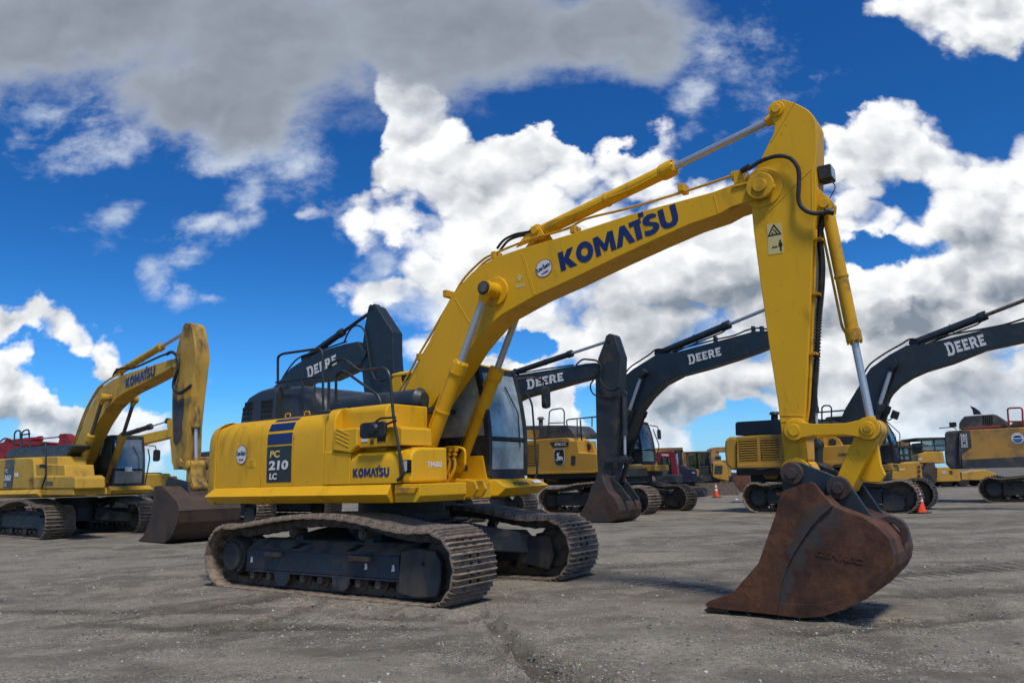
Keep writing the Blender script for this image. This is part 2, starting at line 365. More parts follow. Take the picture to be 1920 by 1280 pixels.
def text(s, mat, parent, p0, p1, R, h, name='lettering', bold=.03, shear=0.0, out=.003, thick=.0012, fr=None):
    cu = bpy.data.curves.new(name, 'FONT'); cu.body = s; cu.size = 1; cu.offset = bold; cu.extrude = thick; cu.resolution_u = 3
    tmp = bpy.data.objects.new('tmp', cu); COL.objects.link(tmp); bpy.context.view_layer.update()
    me = tmp.to_mesh(); xs = [v.co.x for v in me.vertices]; ys = [v.co.y for v in me.vertices]; x0, x1, y0, y1 = min(xs), max(xs), min(ys), max(ys)
    tmp.to_mesh_clear(); bpy.data.objects.remove(tmp)
    f = (lambda u, v, t: fr(u / (x1 - x0), v / (y1 - y0), t)) if fr else frame2(p0, p1, R, x1 - x0, y1 - y0, h, out, shear)
    return _to_mesh(cu, name, mat, parent, lambda u, v, t: f(u - x0, v - y0, t))
def ring2(cx, cy, rx, ry, n=28, rev=False):
    q = [(cx + rx * cos(2 * pi * i / n), cy + ry * sin(2 * pi * i / n)) for i in range(n)]
    return q[::-1] if rev else q
def logo_heavy():
    """the heavy seven-letter name on the yellow machines, drawn letter by letter; cap height 1"""
    S_ = []; x = 0
    S_.append([(0, 0), (.30, 0), (.30, .38), (.55, 0), (.93, 0), (.56, .52), (.90, 1), (.54, 1), (.30, .64), (.30, 1), (0, 1)]); x = .98
    S_ += [ring2(x + .47, .5, .47, .54), ring2(x + .47, .5, .19, .22, rev=True)]; x += 1.02
    S_.append([(x, 0), (x + .27, 0), (x + .27, .55), (x + .47, .12), (x + .62, .12), (x + .82, .55), (x + .82, 0), (x + 1.09, 0), (x + 1.09, 1), (x + .80, 1), (x + .545, .50), (x + .29, 1), (x, 1)]); x += 1.10
    S_.append([(x, 0), (x + .30, 0), (x + .49, .55), (x + .68, 0), (x + .98, 0), (x + .62, 1), (x + .36, 1)]); x += .84
    S_.append([(x + .22, 0), (x + .52, 0), (x + .52, .76), (x + .60, .76), (x + .60, 1.0), (x + .0, 1.0), (x + .0, .76), (x + .22, .76)])
    S_.append([(x + .54, 1.03), (x + .80, 1.03), (x + .80, 1.27), (x + .54, 1.27)]); x += .66
    o = [(.70, .80), (.66, .92), (.50, 1.0), (.30, 1.02), (.12, .95), (.02, .82), (.02, .66), (.12, .54), (.32, .44), (.44, .36), (.42, .28), (.30, .24), (.12, .26), (.02, .30), (.0, .05), (.20, -.02), (.44, -.01), (.62, .08), (.72, .22), (.72, .38), (.62, .50), (.42, .60), (.32, .68), (.36, .76), (.50, .78), (.64, .75)]
    S_.append([(x + a * 1.05, b) for a, b in o]); x += .82
    S_.append([(x, 1), (x, .36), (x + .05, .15), (x + .17, .02), (x + .35, -.03), (x + .53, -.03), (x + .71, .02), (x + .83, .15), (x + .88, .36), (x + .88, 1), (x + .60, 1), (x + .60, .38), (x + .55, .25), (x + .44, .20), (x + .33, .25), (x + .28, .38), (x + .28, 1)])
    return S_, x + .88
def logo_slab():
    """the five-letter name on the black booms; cap height 1, first letter larger"""
    S_ = [[(0, -.12), (.62, -.12), (.86, .0), (.98, .22), (1.0, .5), (.98, .78), (.86, 1.0), (.62, 1.1), (0, 1.1), (0, .88), (.10, .88), (.10, .10), (0, .10)],
          [(.36, .12), (.36, .86), (.56, .86), (.68, .74), (.72, .5), (.68, .24), (.56, .12)]]
    def E(x): return [(x, 0), (x + .74, 0), (x + .74, .26), (x + .30, .26), (x + .30, .40), (x + .62, .40), (x + .62, .60), (x + .30, .60), (x + .30, .74), (x + .74, .74), (x + .74, 1), (x, 1), (x, .86), (x + .05, .86), (x + .05, .14), (x, .14)]
    S_.append(E(1.14)); S_.append(E(2.02))
    x = 2.92
    S_.append([(x, 0), (x + .30, 0), (x + .30, .34), (x + .42, .34), (x + .60, 0), (x + .92, 0), (x + .68, .42), (x + .80, .54), (x + .82, .74), (x + .74, .92), (x + .56, 1), (x, 1)])
    S_.append([(x + .30, .58), (x + .30, .78), (x + .48, .78), (x + .54, .68), (x + .48, .58)])
    S_.append(E(3.92)); return S_, 4.66
def letters(fn, mat, parent, p0, p1, R, h, name='lettering', out=.003):
    sh, L = fn(); return flat_letters(sh, name, mat, parent, frame2(p0, p1, R, L, 1, h, out), .001)

# ------------------------------------------------------------------ excavator running gear
def track_path(L, r, sag, lift=0.0):
    """closed path of the track's pitch line; L half distance between wheel centres, r outer radius"""
    pts = [(-L, 0.012), (L * .95, 0.012)]
    pts = [(-L * .93, 0.012)] + [(x, 0.012) for x in (-L * .5, 0, L * .5)] + [(L * .90, 0.012)]
    pts += arc(L, r, r - .012, -78, 84, 12)
    pts += [(L * q, z) for q, z in sag]
    pts += arc(-L, r, r - .012, 96, 256, 12)
    P = [Vector((x, z)) for x, z in pts]; out = []
    n = len(P)
    for i in range(n):
        a, b = P[i], P[(i + 1) % n]; k = max(1, int((b - a).length / .03))
        out += [a.lerp(b, j / k) for j in range(k)]
    return out
def resample(P, m):
    n = len(P); d = [0]
    for i in range(n): d.append(d[-1] + (P[(i + 1) % n] - P[i]).length)
    T = d[-1]; out = []; j = 0
    for k in range(m):
        s = T * k / m
        while d[j + 1] < s: j += 1
        t = (s - d[j]) / max(1e-9, d[j + 1] - d[j]); out.append(P[j].lerp(P[(j + 1) % n], t))
    return out, T / m
def shoe_profile(p, far=False):
    h = p / 2
    if far: return [(-h, .0), (-h, .014), (-h * .62, .014), (-h * .58, .062), (-h * .40, .062), (-h * .36, .014), (h * .38, .014), (h * .42, .062), (h * .60, .062), (h * .64, .014), (h * .98, .010), (h * .98, -.006), (0, -.012)]
    return [(-h * 1.03, .0), (-h * 1.03, .012), (-h * .97, .020), (-h * .80, .020), (-h * .76, .054), (-h * .66, .054), (-h * .62, .014), (-h * .12, .014), (-h * .06, .054), (h * .05, .054), (h * .10, .014),
            (h * .58, .014), (h * .63, .054), (h * .73, .054), (h * .78, .010), (h * 1.0, .004), (h * 1.0, -.006), (0, -.012)]
def build_track(T, Rc, wd, L, r, sag, mat=None, chain=None, parts=False, simple=False):
    mat = mat or STEEL; chain = chain or STEELD
    P, pitch = resample(track_path(L, r, sag), round((4 * L + 2 * pi * r) / .19))
    m = len(P); prof = shoe_profile(pitch, not parts)
    jit = random.Random(int(Rc * 100))
    def shoe(mb, c, t, nrm, s0, jz=0):
        rings = []
        for R, cut in ((Rc - wd / 2, .75), (Rc - wd / 2 + .03, 1), (Rc + wd / 2 - .03, 1), (Rc + wd / 2, .75)):
            rings.append([(c.x + t.x * a * (1 if cut == 1 else .97) + nrm.x * (b if cut == 1 else min(b, .03)), -(R + jz), c.y + t.y * a + nrm.y * (b if cut == 1 else min(b, .03))) for a, b in prof])
        mb.loft(rings)
    tm = MB(); rad = r - .055
    for i in range(m):
        a, b = P[i], P[(i + 1) % m]; c = (a + b) / 2; t = (b - a).normalized(); nrm = Vector((t.y, -t.x))
        for dR in (-.085, .085):
            e0 = a - nrm * .02 - t * .02; e1 = b - nrm * .02 + t * .015
            k = nrm * .115
            tm.prism([(e0.x, e0.y), (e1.x, e1.y), ((e1 - k * .92).x, (e1 - k * .92).y), ((c - k * 1.02).x, (c - k * 1.02).y), ((e0 - k * .92).x, (e0 - k * .92).y)], Rc + dR - .02, Rc + dR + .02)
        tm.cyl((a.x - nrm.x * .06, -(Rc - .11), a.y - nrm.y * .06), (a.x - nrm.x * .06, -(Rc + .11), a.y - nrm.y * .06), .022, 6)
    track = tm.obj('track', chain, T.o)
    if parts:
        base = MB(); shoe(base, Vector((0, 0)), Vector((1, 0)), Vector((0, -1)), 0)   # local: s along +x, outward is -z
        b0 = base.obj('track_shoe', mat, track, 0)
        hb = MB()
        for dR in (-.07, .07):
            for s in (-.045, .045): hb.box(s - .018, s + .018, Rc + dR - .016, Rc + dR + .016, -.026, -.012)
        # bolt heads and mud holes live in the shoe's own mesh
        bm = bmesh.new(); bm.from_mesh(b0.data)
        tmp = bpy.data.meshes.new('t'); hb.bm.to_mesh(tmp); hb.bm.free(); k0 = len(bm.faces); bm.from_mesh(tmp)
        bm.faces.ensure_lookup_table()
        for f in bm.faces[k0:]: f.material_index = 1
        bm.to_mesh(b0.data); bm.free(); b0.data.materials.append(HOLE)
        for i in range(m):
            o = b0 if i == 0 else b0.copy()
            if i: COL.objects.link(o); o.parent = track
            a, b = P[i], P[(i + 1) % m]; c = (a + b) / 2; t = (b - a)
            ang = atan2(t.y, t.x)
            o.location = (c.x, jit.uniform(-.004, .004), c.y); o.rotation_euler = (0, -ang, 0)
    else:
        sm = MB(); hm = MB()
        for i in range(m):
            a, b = P[i], P[(i + 1) % m]; c = (a + b) / 2; t = (b - a).normalized(); nrm = Vector((t.y, -t.x))
            shoe(sm, c, t, nrm, 0)
            q = c + nrm * .02
            for dR in (-.08, .08):
                hm.cyl((q.x, -(Rc + dR), q.y), (q.x + nrm.x * .008, -(Rc + dR), q.y + nrm.y * .008), .022, 6)
        so_ = sm.obj('shoe_belt', mat, track); hm.obj('bolt_holes', HOLE, track)
    return track
def toothed(mb, x, z, R0, R1, r, teeth, depth):
    pts = []
    for i in range(teeth):
        a = 2 * pi * i / teeth; d = 2 * pi / teeth
        for q, rr in ((0, r - depth), (.2, r - depth), (.38, r), (.62, r), (.8, r - depth)):
            pts.append((x + rr * cos(a + d * q), z + rr * sin(a + d * q)))
    mb.prism(pts, R0, R1)
def undercarriage(T, L, r, gauge, wd, sag, frame_mat=None, parts=False, zf=(.24, .50), detail=True, steel=None):
    fm = frame_mat or NAVY
    for sgn in (1, -1):
        Rc = sgn * gauge
        build_track(T, Rc, wd, L, r, sag, mat=steel, parts=parts)
        o = sgn  # outward
        f = MB(); zt = zf[1]
        f.xext([(Rc + o * .21, zf[0]), (Rc + o * .21, zt), (Rc - o * .19, zt), (Rc - o * .20, zf[0])], -L + .30, L - .55)
        f.box(-L + .12, L - .3, Rc - .10, Rc + .10, zf[0] + .02, zt)
        f.xext([(Rc + o * .225, zf[0] - .025), (Rc + o * .225, zf[0]), (Rc - o * .2, zf[0]), (Rc - o * .2, zf[0] - .025)], -L + .30, L - .55)
        fo = f.obj('track_frame', fm, T.o, .012)
        y = MB(); y.xext([(Rc + o * .208, zt), (Rc + o * .04, zt + .125), (Rc - o * .19, zt + .13), (Rc - o * .19, zt)], -L + .31, L - .57); yy = y.obj('frame_top', DUST, fo, .006)
        for x in (-L * .30, L * .26):
            y = MB(); y.loft([[(x - .10, -(Rc + o * .175), zt + .028), (x + .02, -(Rc + o * .175), zt + .028), (x + .12, -(Rc + o * .085), zt + .095), (x + .0, -(Rc + o * .085), zt + .095)], [(x - .10, -(Rc + o * .177), zt + .034), (x + .02, -(Rc + o * .177), zt + .034), (x + .12, -(Rc + o * .087), zt + .101), (x + .0, -(Rc + o * .087), zt + .101)]]); y.obj('mud_slot', HOLE, yy)
        y = MB()   # idler yoke
        y.prism([(L - .56, .10), (L - .50, .56), (L - .30, .60), (L + .0, .58), (L + .09, .47), (L + .09, .26), (L + .02, .09), (L - .30, .06)], Rc + o * .235, Rc + o * .155)
        y.prism([(L - .56, .20), (L - .50, .56), (L - .02, .56), (L + .05, .30), (L - .05, .12)], Rc - o * .235, Rc - o * .155)
        yo = y.obj('idler_guard', NAVYD if parts else fm, T.o, .02)
        hb = MB(); hb.disc(L - .16, .44, Rc + o * .236, Rc + o * .238, .022, 10); hb.obj('guard_hole', HOLE, yo)
        i = MB(); i.disc(L, r, Rc - .10, Rc + .10, r - .15, 28); i.disc(L, r, Rc - .04, Rc + .04, r - .075, 28); i.obj('idler', STEELD, T.o, .01)
        s = MB(); toothed(s, -L, r, Rc - .03, Rc + .03, r - .07, 21, .05)
        so_ = s.obj('sprocket', STEELD, T.o)
        h = MB(); h.disc(-L, r, Rc + o * .03, Rc + o * .20, r * .66, 32, r * .60); h.disc(-L, r, Rc + o * .20, Rc + o * .245, r * .50, 32, r * .46)
        h.disc(-L, r, Rc - .22, Rc, r * .62, 24)
        for k in range(20):
            a = 2 * pi * k / 20; h.disc(-L + r * .555 * cos(a), r + r * .555 * sin(a), Rc + o * .19, Rc + o * .222, .014, 6)
        h.obj('final_drive', NAVYD if parts else fm, so_, .006)
        if not detail: nr = 5
        else: nr = 9
        for k in range(nr):
            x = -L + .42 + (2 * L - .98) * k / (nr - 1)
            q = MB(); q.disc(x, .165, Rc - .13, Rc + .13, .075, 16); q.disc(x, .165, Rc + .07, Rc + .125, .095, 18); q.disc(x, .165, Rc - .125, Rc - .07, .095, 18); q.disc(x, .17, Rc + o * .13, Rc + o * .20, .055, 8, .05)
            q.obj('track_roller', STEELD, T.o)
        for x in (-L * .36, L * .34):
            q = MB(); q.disc(x, sag_z(sag, x / L) - .165, Rc - .05, Rc + o * .16, .055, 16); q.disc(x, sag_z(sag, x / L) - .165, Rc + o * .11, Rc + o * .16, .066, 16); q.disc(x, sag_z(sag, x / L) - .165, Rc + o * .16, Rc + o * .18, .04, 12)
            q.obj('carrier_roller', STEELD, T.o)
            q = MB(); q.box(x - .07, x + .07, Rc - .10, Rc + o * .04, zt + .08, sag_z(sag, x / L) - .18); q.obj('carrier_bracket', fm, T.o)
        if detail:
            for x in (-L * .42, L * .18):
                q = MB(); q.prism([(x - .16, .24), (x + .16, .24), (x + .14, .13), (x + .07, .065), (x - .07, .065), (x - .14, .13)], Rc + o * .20, Rc + o * .225); q.obj('track_guide_guard', fm, T.o, .004)
    # car body: cross legs and swing bearing
    b = MB(); g = gauge - .18
    for sx in (-1, 1):
        for sg in (-1, 1):
            x0 = sx * .28; x1 = sx * 1.05
            rings = []
            for q in (0, 1):
                R = sg * (.25 + (g - .25) * q); xa = sx * (.0 + .35 * q); xb = sx * (.85 + .65 * q); z0 = .42 - .10 * q; z1 = .80 - .22 * q
                rings.append([(xa, -R, z0), (xb, -R, z0), (xb, -R, z1), (xa, -R, z1)])
            b.loft(rings)
    b.plan([(.74 * cos(a * pi / 8), .74 * sin(a * pi / 8)) for a in range(16)], .40, .82)
    bo = b.obj('car_body', fm, T.o, .02)
    q = MB(); q.cyl((0, 0, .80), (0, 0, .93), .66, 40); q.cyl((0, 0, .90), (0, 0, 1.12), .60, 40)
    q.obj('swing_bearing', BLK, T.o)
def sag_z(sag, q):
    s = sorted(sag); 
    for (a, za), (b, zb) in zip(s[:-1], s[1:]):
        if a <= q <= b: return za + (zb - za) * (q - a) / (b - a)
    return s[0][1]
def ram(T, pa, pb, frac, rb, rr, Ra, mat, Rb=None, name='hydraulic_cylinder', pipe=True, rot_pipe=1, eye=1.15, chrome=None):
    """hydraulic cylinder from barrel end pa to rod end pb (x,z), frac = where the barrel stops"""
    Rb = Ra if Rb is None else Rb
    A = Vector((pa[0], -Ra, pa[1])); B = Vector((pb[0], -Rb, pb[1])); d = (B - A); G = A + d * frac; u = d.normalized()
    m = MB(); m.cyl(A + u * rb * .5, G - u * rb * 1.6, rb, 24); m.cyl(G - u * rb * 1.7, G, rb * 1.22, 24); m.cyl(G - u * rb * 2.0, G - u * rb * 1.75, rb * 1.12, 24)
    m.cyl(G, G + u * rb * .25, rb * 1.05, 20, rb * .9)
    m.cyl(A - Vector((0, rb * .9, 0)), A + Vector((0, rb * .9, 0)), rb * eye, 20)
    m.cyl(A + d * frac * .52, A + d * frac * .54, rb * 1.12, 20)
    for k in range(8):
        a = 2 * pi * k / 8; s1 = u.orthogonal().normalized(); s2 = u.cross(s1)
        c_ = G + (s1 * cos(a) + s2 * sin(a)) * rb * 1.05; m.cyl(c_ - u * .01, c_ + u * .025, rb * .14, 6)
    o = m.obj(name, mat, T.o, .003)
    if pipe:
        n = Vector((u.z, 0, -u.x)) * rot_pipe; q = MB()
        q.rail([A + u * rb * 1.3, A + u * rb * 1.3 + n * rb * 1.45, A + d * frac * .5 + n * rb * 1.40, G - u * rb * 2.6 + n * rb * 1.40, G - u * rb * 1.2 + n * rb * .9], rb * .22, 8)
        q.obj('pressure_pipe', mat, o)
    q = MB(); q.cyl(G - u * .02, B - u * rb * .5, rr, 24); q.obj('chrome_rod', chrome or CHROME, o)
    q = MB(); q.cyl(B - Vector((0, rb * .8, 0)), B + Vector((0, rb * .8, 0)), rb * eye, 20); q.cyl(B - u * rb * 2.0, B - u * rb * .3, rr * 1.25, 16, rb * .95)
    q.obj('rod_eye', mat, o, .003)
    return o
def pin(mb, p, R0, R1, r): mb.disc(p[0], p[1], R0, R1, r, 20)
def boom_arm(T, pts, hw, mat, name, bevel=.008, plate=None, pw=.0):
    m = MB()
    m.prism(pts, hw - .02, -hw + .02) if False else m.prism(pts, hw, -hw)
    return m.obj(name, mat, T.o, bevel, smooth=25)
def smooth_path(pts, k=4, closed=False):
    P = [Vector((x, z, 0)) for x, z in pts]; return [(p.x, p.y) for p in catmull(P, k)]

# ================================================================== the big yellow excavator in front
A = Thing('excavator', 'large clean yellow excavator nearest the camera with navy lettering and rusty bucket', 'excavator', (-1.596, 10.81), radians(-35), 'excavators parked in the yard')
ro = A.o
SAG = [(.80, .77), (.62, .815), (.44, .872), (.26, .908), (.08, .925), (-.14, .922), (-.36, .895), (-.56, .852), (-.76, .805), (-.92, .768)]
undercarriage(A, 1.8275, .40, 1.19, .76, SAG, parts=True)
# small things on the near track frame
q = MB()
for x0, x1, z in ((-1.10, -.78, .455), (.48, .86, .46)):
    q.plan([(x0, 1.39), (x0 + .03, 1.47), (x1 - .03, 1.47), (x1, 1.39)], z - .03, z + .025)
q.obj('step_bracket', RUSTD, ro, .006)
for x in (-1.44, .72, 1.16):
    q = MB(); q.prism([(x, .33), (x + .05, .335), (x + .052, .36), (x + .045, .405), (x + .01, .40), (x + .012, .37)], 1.401, 1.405); q.obj('sticker', WHT, ro)
q = MB(); q.prism([(.95, .40), (1.07, .40), (1.07, .50), (.95, .50)], -.979 - .0, -.975); q.obj('sticker', WHT, ro)

# ---- house: main deck, counterweight, side doors
RS = 1.355
q = MB(); q.plan([(-2.38, 1.20), (-2.38, -1.20), (1.20, -1.30), (1.30, -1.25), (1.30, -.28), (1.40, -.20), (1.40, .22), (1.40, .30), (1.40, 1.20)], 1.10, 1.30); q.obj('deck', YA, ro, .01)
def cw_plan(e, n=10):
    pts = []
    base = [(-2.375, 1.375), (-2.50, 1.375), (-2.585, 1.335), (-2.64, 1.24), (-2.68, 1.05), (-2.72, .7), (-2.745, .35), (-2.75, 0)]
    full = base + [(x, -r) for x, r in base[-2::-1]]
    return [(x + (e if i not in (0, len(full) - 1) else 0) * (1 if x < -2.4 else 0), max(-1.375 + e * .55, min(1.375 - e * .55, r))) for i, (x, r) in enumerate(full)]
m = MB(); rings = []
for z, e in ((1.085, .05), (1.10, .02), (1.14, 0), (1.90, 0), (2.0, .012), (2.08, .045), (2.15, .10), (2.20, .17), (2.235, .26), (2.25, .36)):
    rings.append([(x, -r, z) for x, r in cw_plan(e)])
m.loft(rings); m.obj('counterweight', CW, ro, .006)
shoulder = [(RS, 1.315), (RS + .006, 1.7), (RS, 1.98), (RS - .02, 2.08), (RS - .06, 2.16), (RS - .13, 2.215), (RS - .22, 2.245), (RS - .34, 2.262)]
def body_sec(x0, x1, name, sec=shoulder, mat=Y, R1=.3, par=ro, bev=.008):
    m = MB(); m.xext(sec + [(R1, sec[-1][1] + .01), (R1, sec[0][1])], x0, x1); return m.obj(name, mat, par, bev, seg=2)
door = body_sec(-2.365, -.075, 'side_door')
# recess-line, handle, filler and lock on the door
q = MB(); q.box(-1.63, -1.47, RS + .002, RS + .010, 1.585, 1.70); q.obj('latch', Y, door, .004)
q = MB(); q.box(-1.585, -1.515, RS + .009, RS + .013, 1.61, 1.68); q.obj('latch_recess', YA, door)
for (x) in (-1.335, -.665):
    q = MB(); q.prism([(x, 1.325), (x + .007, 1.325), (x + .007, 1.98), (x, 1.98)], RS + .003, RS + .010); q.obj('panel_seam', YA, door)
def strip(x0, x1, s0, s1, mat, name, par, off=.004):
    """a decal wrapped over the rounded shoulder, between two fractions of the section's length"""
    P = [Vector((r, z)) for r, z in shoulder]; d = [0]
    for a, b in zip(P[:-1], P[1:]): d.append(d[-1] + (b - a).length)
    pts = []
    for k in range(9):
        s = s0 + (s1 - s0) * k / 8
        for j in range(len(P) - 1):
            if d[j] <= s <= d[j + 1] + 1e-9:
                t = (s - d[j]) / (d[j + 1] - d[j]); p = P[j].lerp(P[j + 1], t); nn = (P[j + 1] - P[j]).normalized(); pts.append((p, Vector((nn.y, -nn.x)))); break
    m = MB(); m.xext([tuple(p + n * off) for p, n in pts] + [tuple(p + n * .001) for p, n in pts[::-1]], x0, x1); return m.obj(name, mat, par)
X0, X1 = -1.21, -.70
strip(X0, X1, .058, .535, DKV, 'model_placard', door)
strip(X0, X1, .560, .705, BLUEV, 'stripe', door); strip(X0, X1, .745, .855, BLUEV, 'stripe', door); strip(X0 + .02, X1, .895, .975, BLUEV, 'stripe', door)
text('PC', material('yellow_vinyl', (.75, .52, .12), .5), door, (X0 + .07, 1.70), (X0 + .27, 1.70), RS + .012, .095, bold=.035, shear=.12)
text('210', WHT, door, (X0 + .05, 1.535), (X0 + .45, 1.535), RS + .012, .125, bold=.04, shear=.10)
text('LC', WHT, door, (X0 + .07, 1.41), (X0 + .22, 1.41), RS + .012, .085, bold=.035, shear=.12)
def dealer(R, c, rx, rz, par, ang=0.0, s=1):
    def fr(u, v, t): return Vector((c[0] + u * cos(ang) - v * sin(ang), -(R + t), c[1] + u * sin(ang) + v * cos(ang)))
    flat_letters([ring2(0, 0, rx, rz)], 'round_sticker', material('dark_red_ring', (.18, .01, .05), .5), par, lambda u, v, t: fr(u, v, .002), .0)
    flat_letters([ring2(0, 0, rx * .93, rz * .92)], 'round_sticker', WHT, par, lambda u, v, t: fr(u, v, .004), .0)
    for st, x, wd, h in (('K', -.84, .24, .52), ('IRBY', -.58, .52, .34), ('S', -.03, .20, .52), ('MITH', .20, .62, .34)):
        text(st, BLUEV, par, None, None, 0, 0, bold=.03, fr=lambda u, v, t: fr((x + u * wd) * rx, (-.10 + v * h) * rz, .006 + t))
    text('MACHINERY', REDV, par, None, None, 0, 0, bold=.0, fr=lambda u, v, t: fr((-.45 + u * .9) * rx, (-.62 + v * .22) * rz, .006 + t))
cc = A.tr([(454, 852)], RS)[0]
dealer(RS + .009, cc, .125, .135, door)
# lower skirt bars (hexagonal section with mitred ends)
def skirt(P0, P1, name, par=ro, mat=Y, R=RS, zt=1.315, zm=1.195, zb=1.095, bulge=.115, mit=(.14, .16)):
    x0, x1 = P0, P1; m = MB()
    ring0 = [(R, zt), (R, zb)]; 
    a = [(x0 + mit[0] * .3, -(R - .3), zt), (x0 + mit[0] * .5, -R, zt), (x0, -(R + bulge), zm), (x0 + mit[0], -(R - .02), zb), (x0 + mit[0], -(R - .3), zb)]
    b = [(x1 - mit[1] * .3, -(R - .3), zt), (x1 - mit[1] * .3, -R, zt), (x1, -(R + bulge), zm), (x1 - mit[1] * .4, -(R - .02), zb), (x1 - mit[1] * .4, -(R - .3), zb)]
    m.loft([a, b]); return m.obj(name, mat, par, .006)
skirt(-2.46, 1.15, 'side_skirt')
# ---- fuel tank, tool box and steps on the right front
tank = MB()
tk = A.tr([(608, 900), (614, 790), (622, 771), (626, 768)], RS)
secT = [(RS, 1.315), (RS, 2.10), (RS - .03, 2.20), (RS - .10, 2.27), (RS - .20, 2.295)]
tank.xext(secT + [(.42, 2.30), (.42, 1.315)], -.065, .12)
tank.xext([(RS - .16, 1.30), (RS - .16, 2.20), (RS - .20, 2.27), (RS - .26, 2.30), (.42, 2.30), (.42, 1.30)], .10, .86)
to = tank.obj('fuel_tank', Y, ro, .02, seg=3)
q = MB(); q.prism([(.11, 1.745), (.13, 1.98), (.16, 2.01), (.56, 2.005), (.56, 1.78), (.44, 1.70)], RS + .035, .8); so_ = q.obj('step_box', Y, ro, .022, seg=3)
q = MB()
for k in range(4):
    z = 1.80 + k * .05; q.prism([(.18, z + .06), (.42, z - .03), (.42, z - .015), (.18, z + .075)], RS + .033, RS + .042)
q.obj('step_rib', Y, so_, .004)
q = MB(); q.prism([(.50, 1.76), (.50, 2.0), (1.20, 1.985), (1.26, 1.96), (1.26, 1.76)], RS - .02, .8); q.obj('step_box', Y, ro, .012)
q = MB(); q.box(.86, 1.00, RS - .018, RS - .012, 1.82, 1.88); q.obj('latch_recess', HOLE, so_)
q = MB(); q.box(.58, .70, RS - .018, RS - .014, 1.83, 1.93); o_ = q.obj('warning_sticker', WHT, so_)
q = MB(); q.box(.58, .70, RS - .014, RS - .011, 1.91, 1.95); q.obj('sticker_band', REDV, so_)
q = MB(); q.box(.74, .80, RS - .018, RS - .013, 1.80, 1.86); q.obj('lock', BRASS, so_, .003)
# lower boxes
q = MB(); q.prism([(-.065, 1.32), (-.065, 1.735), (.10, 1.735), (.42, 1.70), (.42, 1.32)], RS + .012, .8); q.obj('lower_box', Y, ro, .012)
q = MB(); q.xext([(RS + .012, 1.32), (RS + .012, 1.58), (RS - .01, 1.65), (RS - .06, 1.70), (RS - .15, 1.72), (.6, 1.73), (.6, 1.32)], .43, 1.24); lb = q.obj('lower_box', Y, ro, .010)
letters(logo_heavy, BLUEV, lb, (.475, 1.405), (1.09, 1.405), RS + .013, .105)
q = MB()
q.xext([(RS - .01, 1.32), (RS - .01, 1.55), (RS - .03, 1.64), (RS - .08, 1.70), (RS - .18, 1.73), (.68, 1.74), (.68, 1.32)], 1.245, 1.41)
nb = q.obj('nose_box', Y, ro, .035, seg=3)
text('TH002', WHT, nb, None, None, 0, 0, bold=.03, fr=lambda u, v, t: Vector((1.413 + t, -1.06 + u * .27, 1.50 + v * .065)))
q = MB(); q.box(1.27, 1.42, RS - .012, RS - .004, 1.44, 1.585); q.obj('lamp_housing', HOLE, nb)
q = MB(); q.prism(rrect(1.275, 1.36, 1.45, 1.575, .02), RS - .004, RS + .004); q.obj('work_light', LAMPG, nb)
q = MB()
for z in (1.46, 1.50, 1.54): q.box(1.36, 1.415, RS - .004, RS + .002, z, z + .02)
q.obj('light_bar', BLK, nb)
# lower front lip and frame cheeks
q = MB(); q.prism([(1.16, 1.10), (1.16, 1.31), (1.56, 1.31), (1.56, 1.17), (1.50, 1.10)], RS + .0, .50); q.obj('front_step', Y, ro, .012)
q = MB(); q.prism([(1.18, 1.20), (1.24, 1.275), (1.54, 1.275), (1.50, 1.20)], RS + .04, RS - .02); q.obj('step_tread', YA, ro, .01)
q = MB()
for r in (.34, .30, -.28, -.32): pass
for r0 in (.50, -.46):
    q.prism([(1.02, 1.10), (1.16, 1.48), (1.08, 1.56), (.80, 1.62), (.50, 1.85), (.0, 1.9), (-.2, 1.3), (-.2, 1.10)], r0, r0 - .04)
q.prism([(1.20, 1.12), (1.25, 1.36), (1.55, 1.32), (1.60, 1.22), (1.52, 1.12)], .34, .30); q.prism([(1.20, 1.12), (1.25, 1.36), (1.55, 1.32), (1.60, 1.22), (1.52, 1.12)], .16, .12)
q.obj('boom_bracket', YA, ro, .01)
# ---- engine hood and rear machinery on top
q = MB()
def hoodbox(m, x0, x1, R0, R1, z0, z1, r=.12):
    m.xext([(R0 + .02, z0), (R0, z1 - r)] + [(R0 - r + r * cos(radians(a)), z1 - r + r * sin(radians(a))) for a in (20, 40, 60, 80)] + [(R1 + r - r * cos(radians(a)), z1 - r + r * sin(radians(a))) for a in (80, 60, 40, 20)] + [(R1, z1 - r), (R1 - .02, z0)], x0, x1)
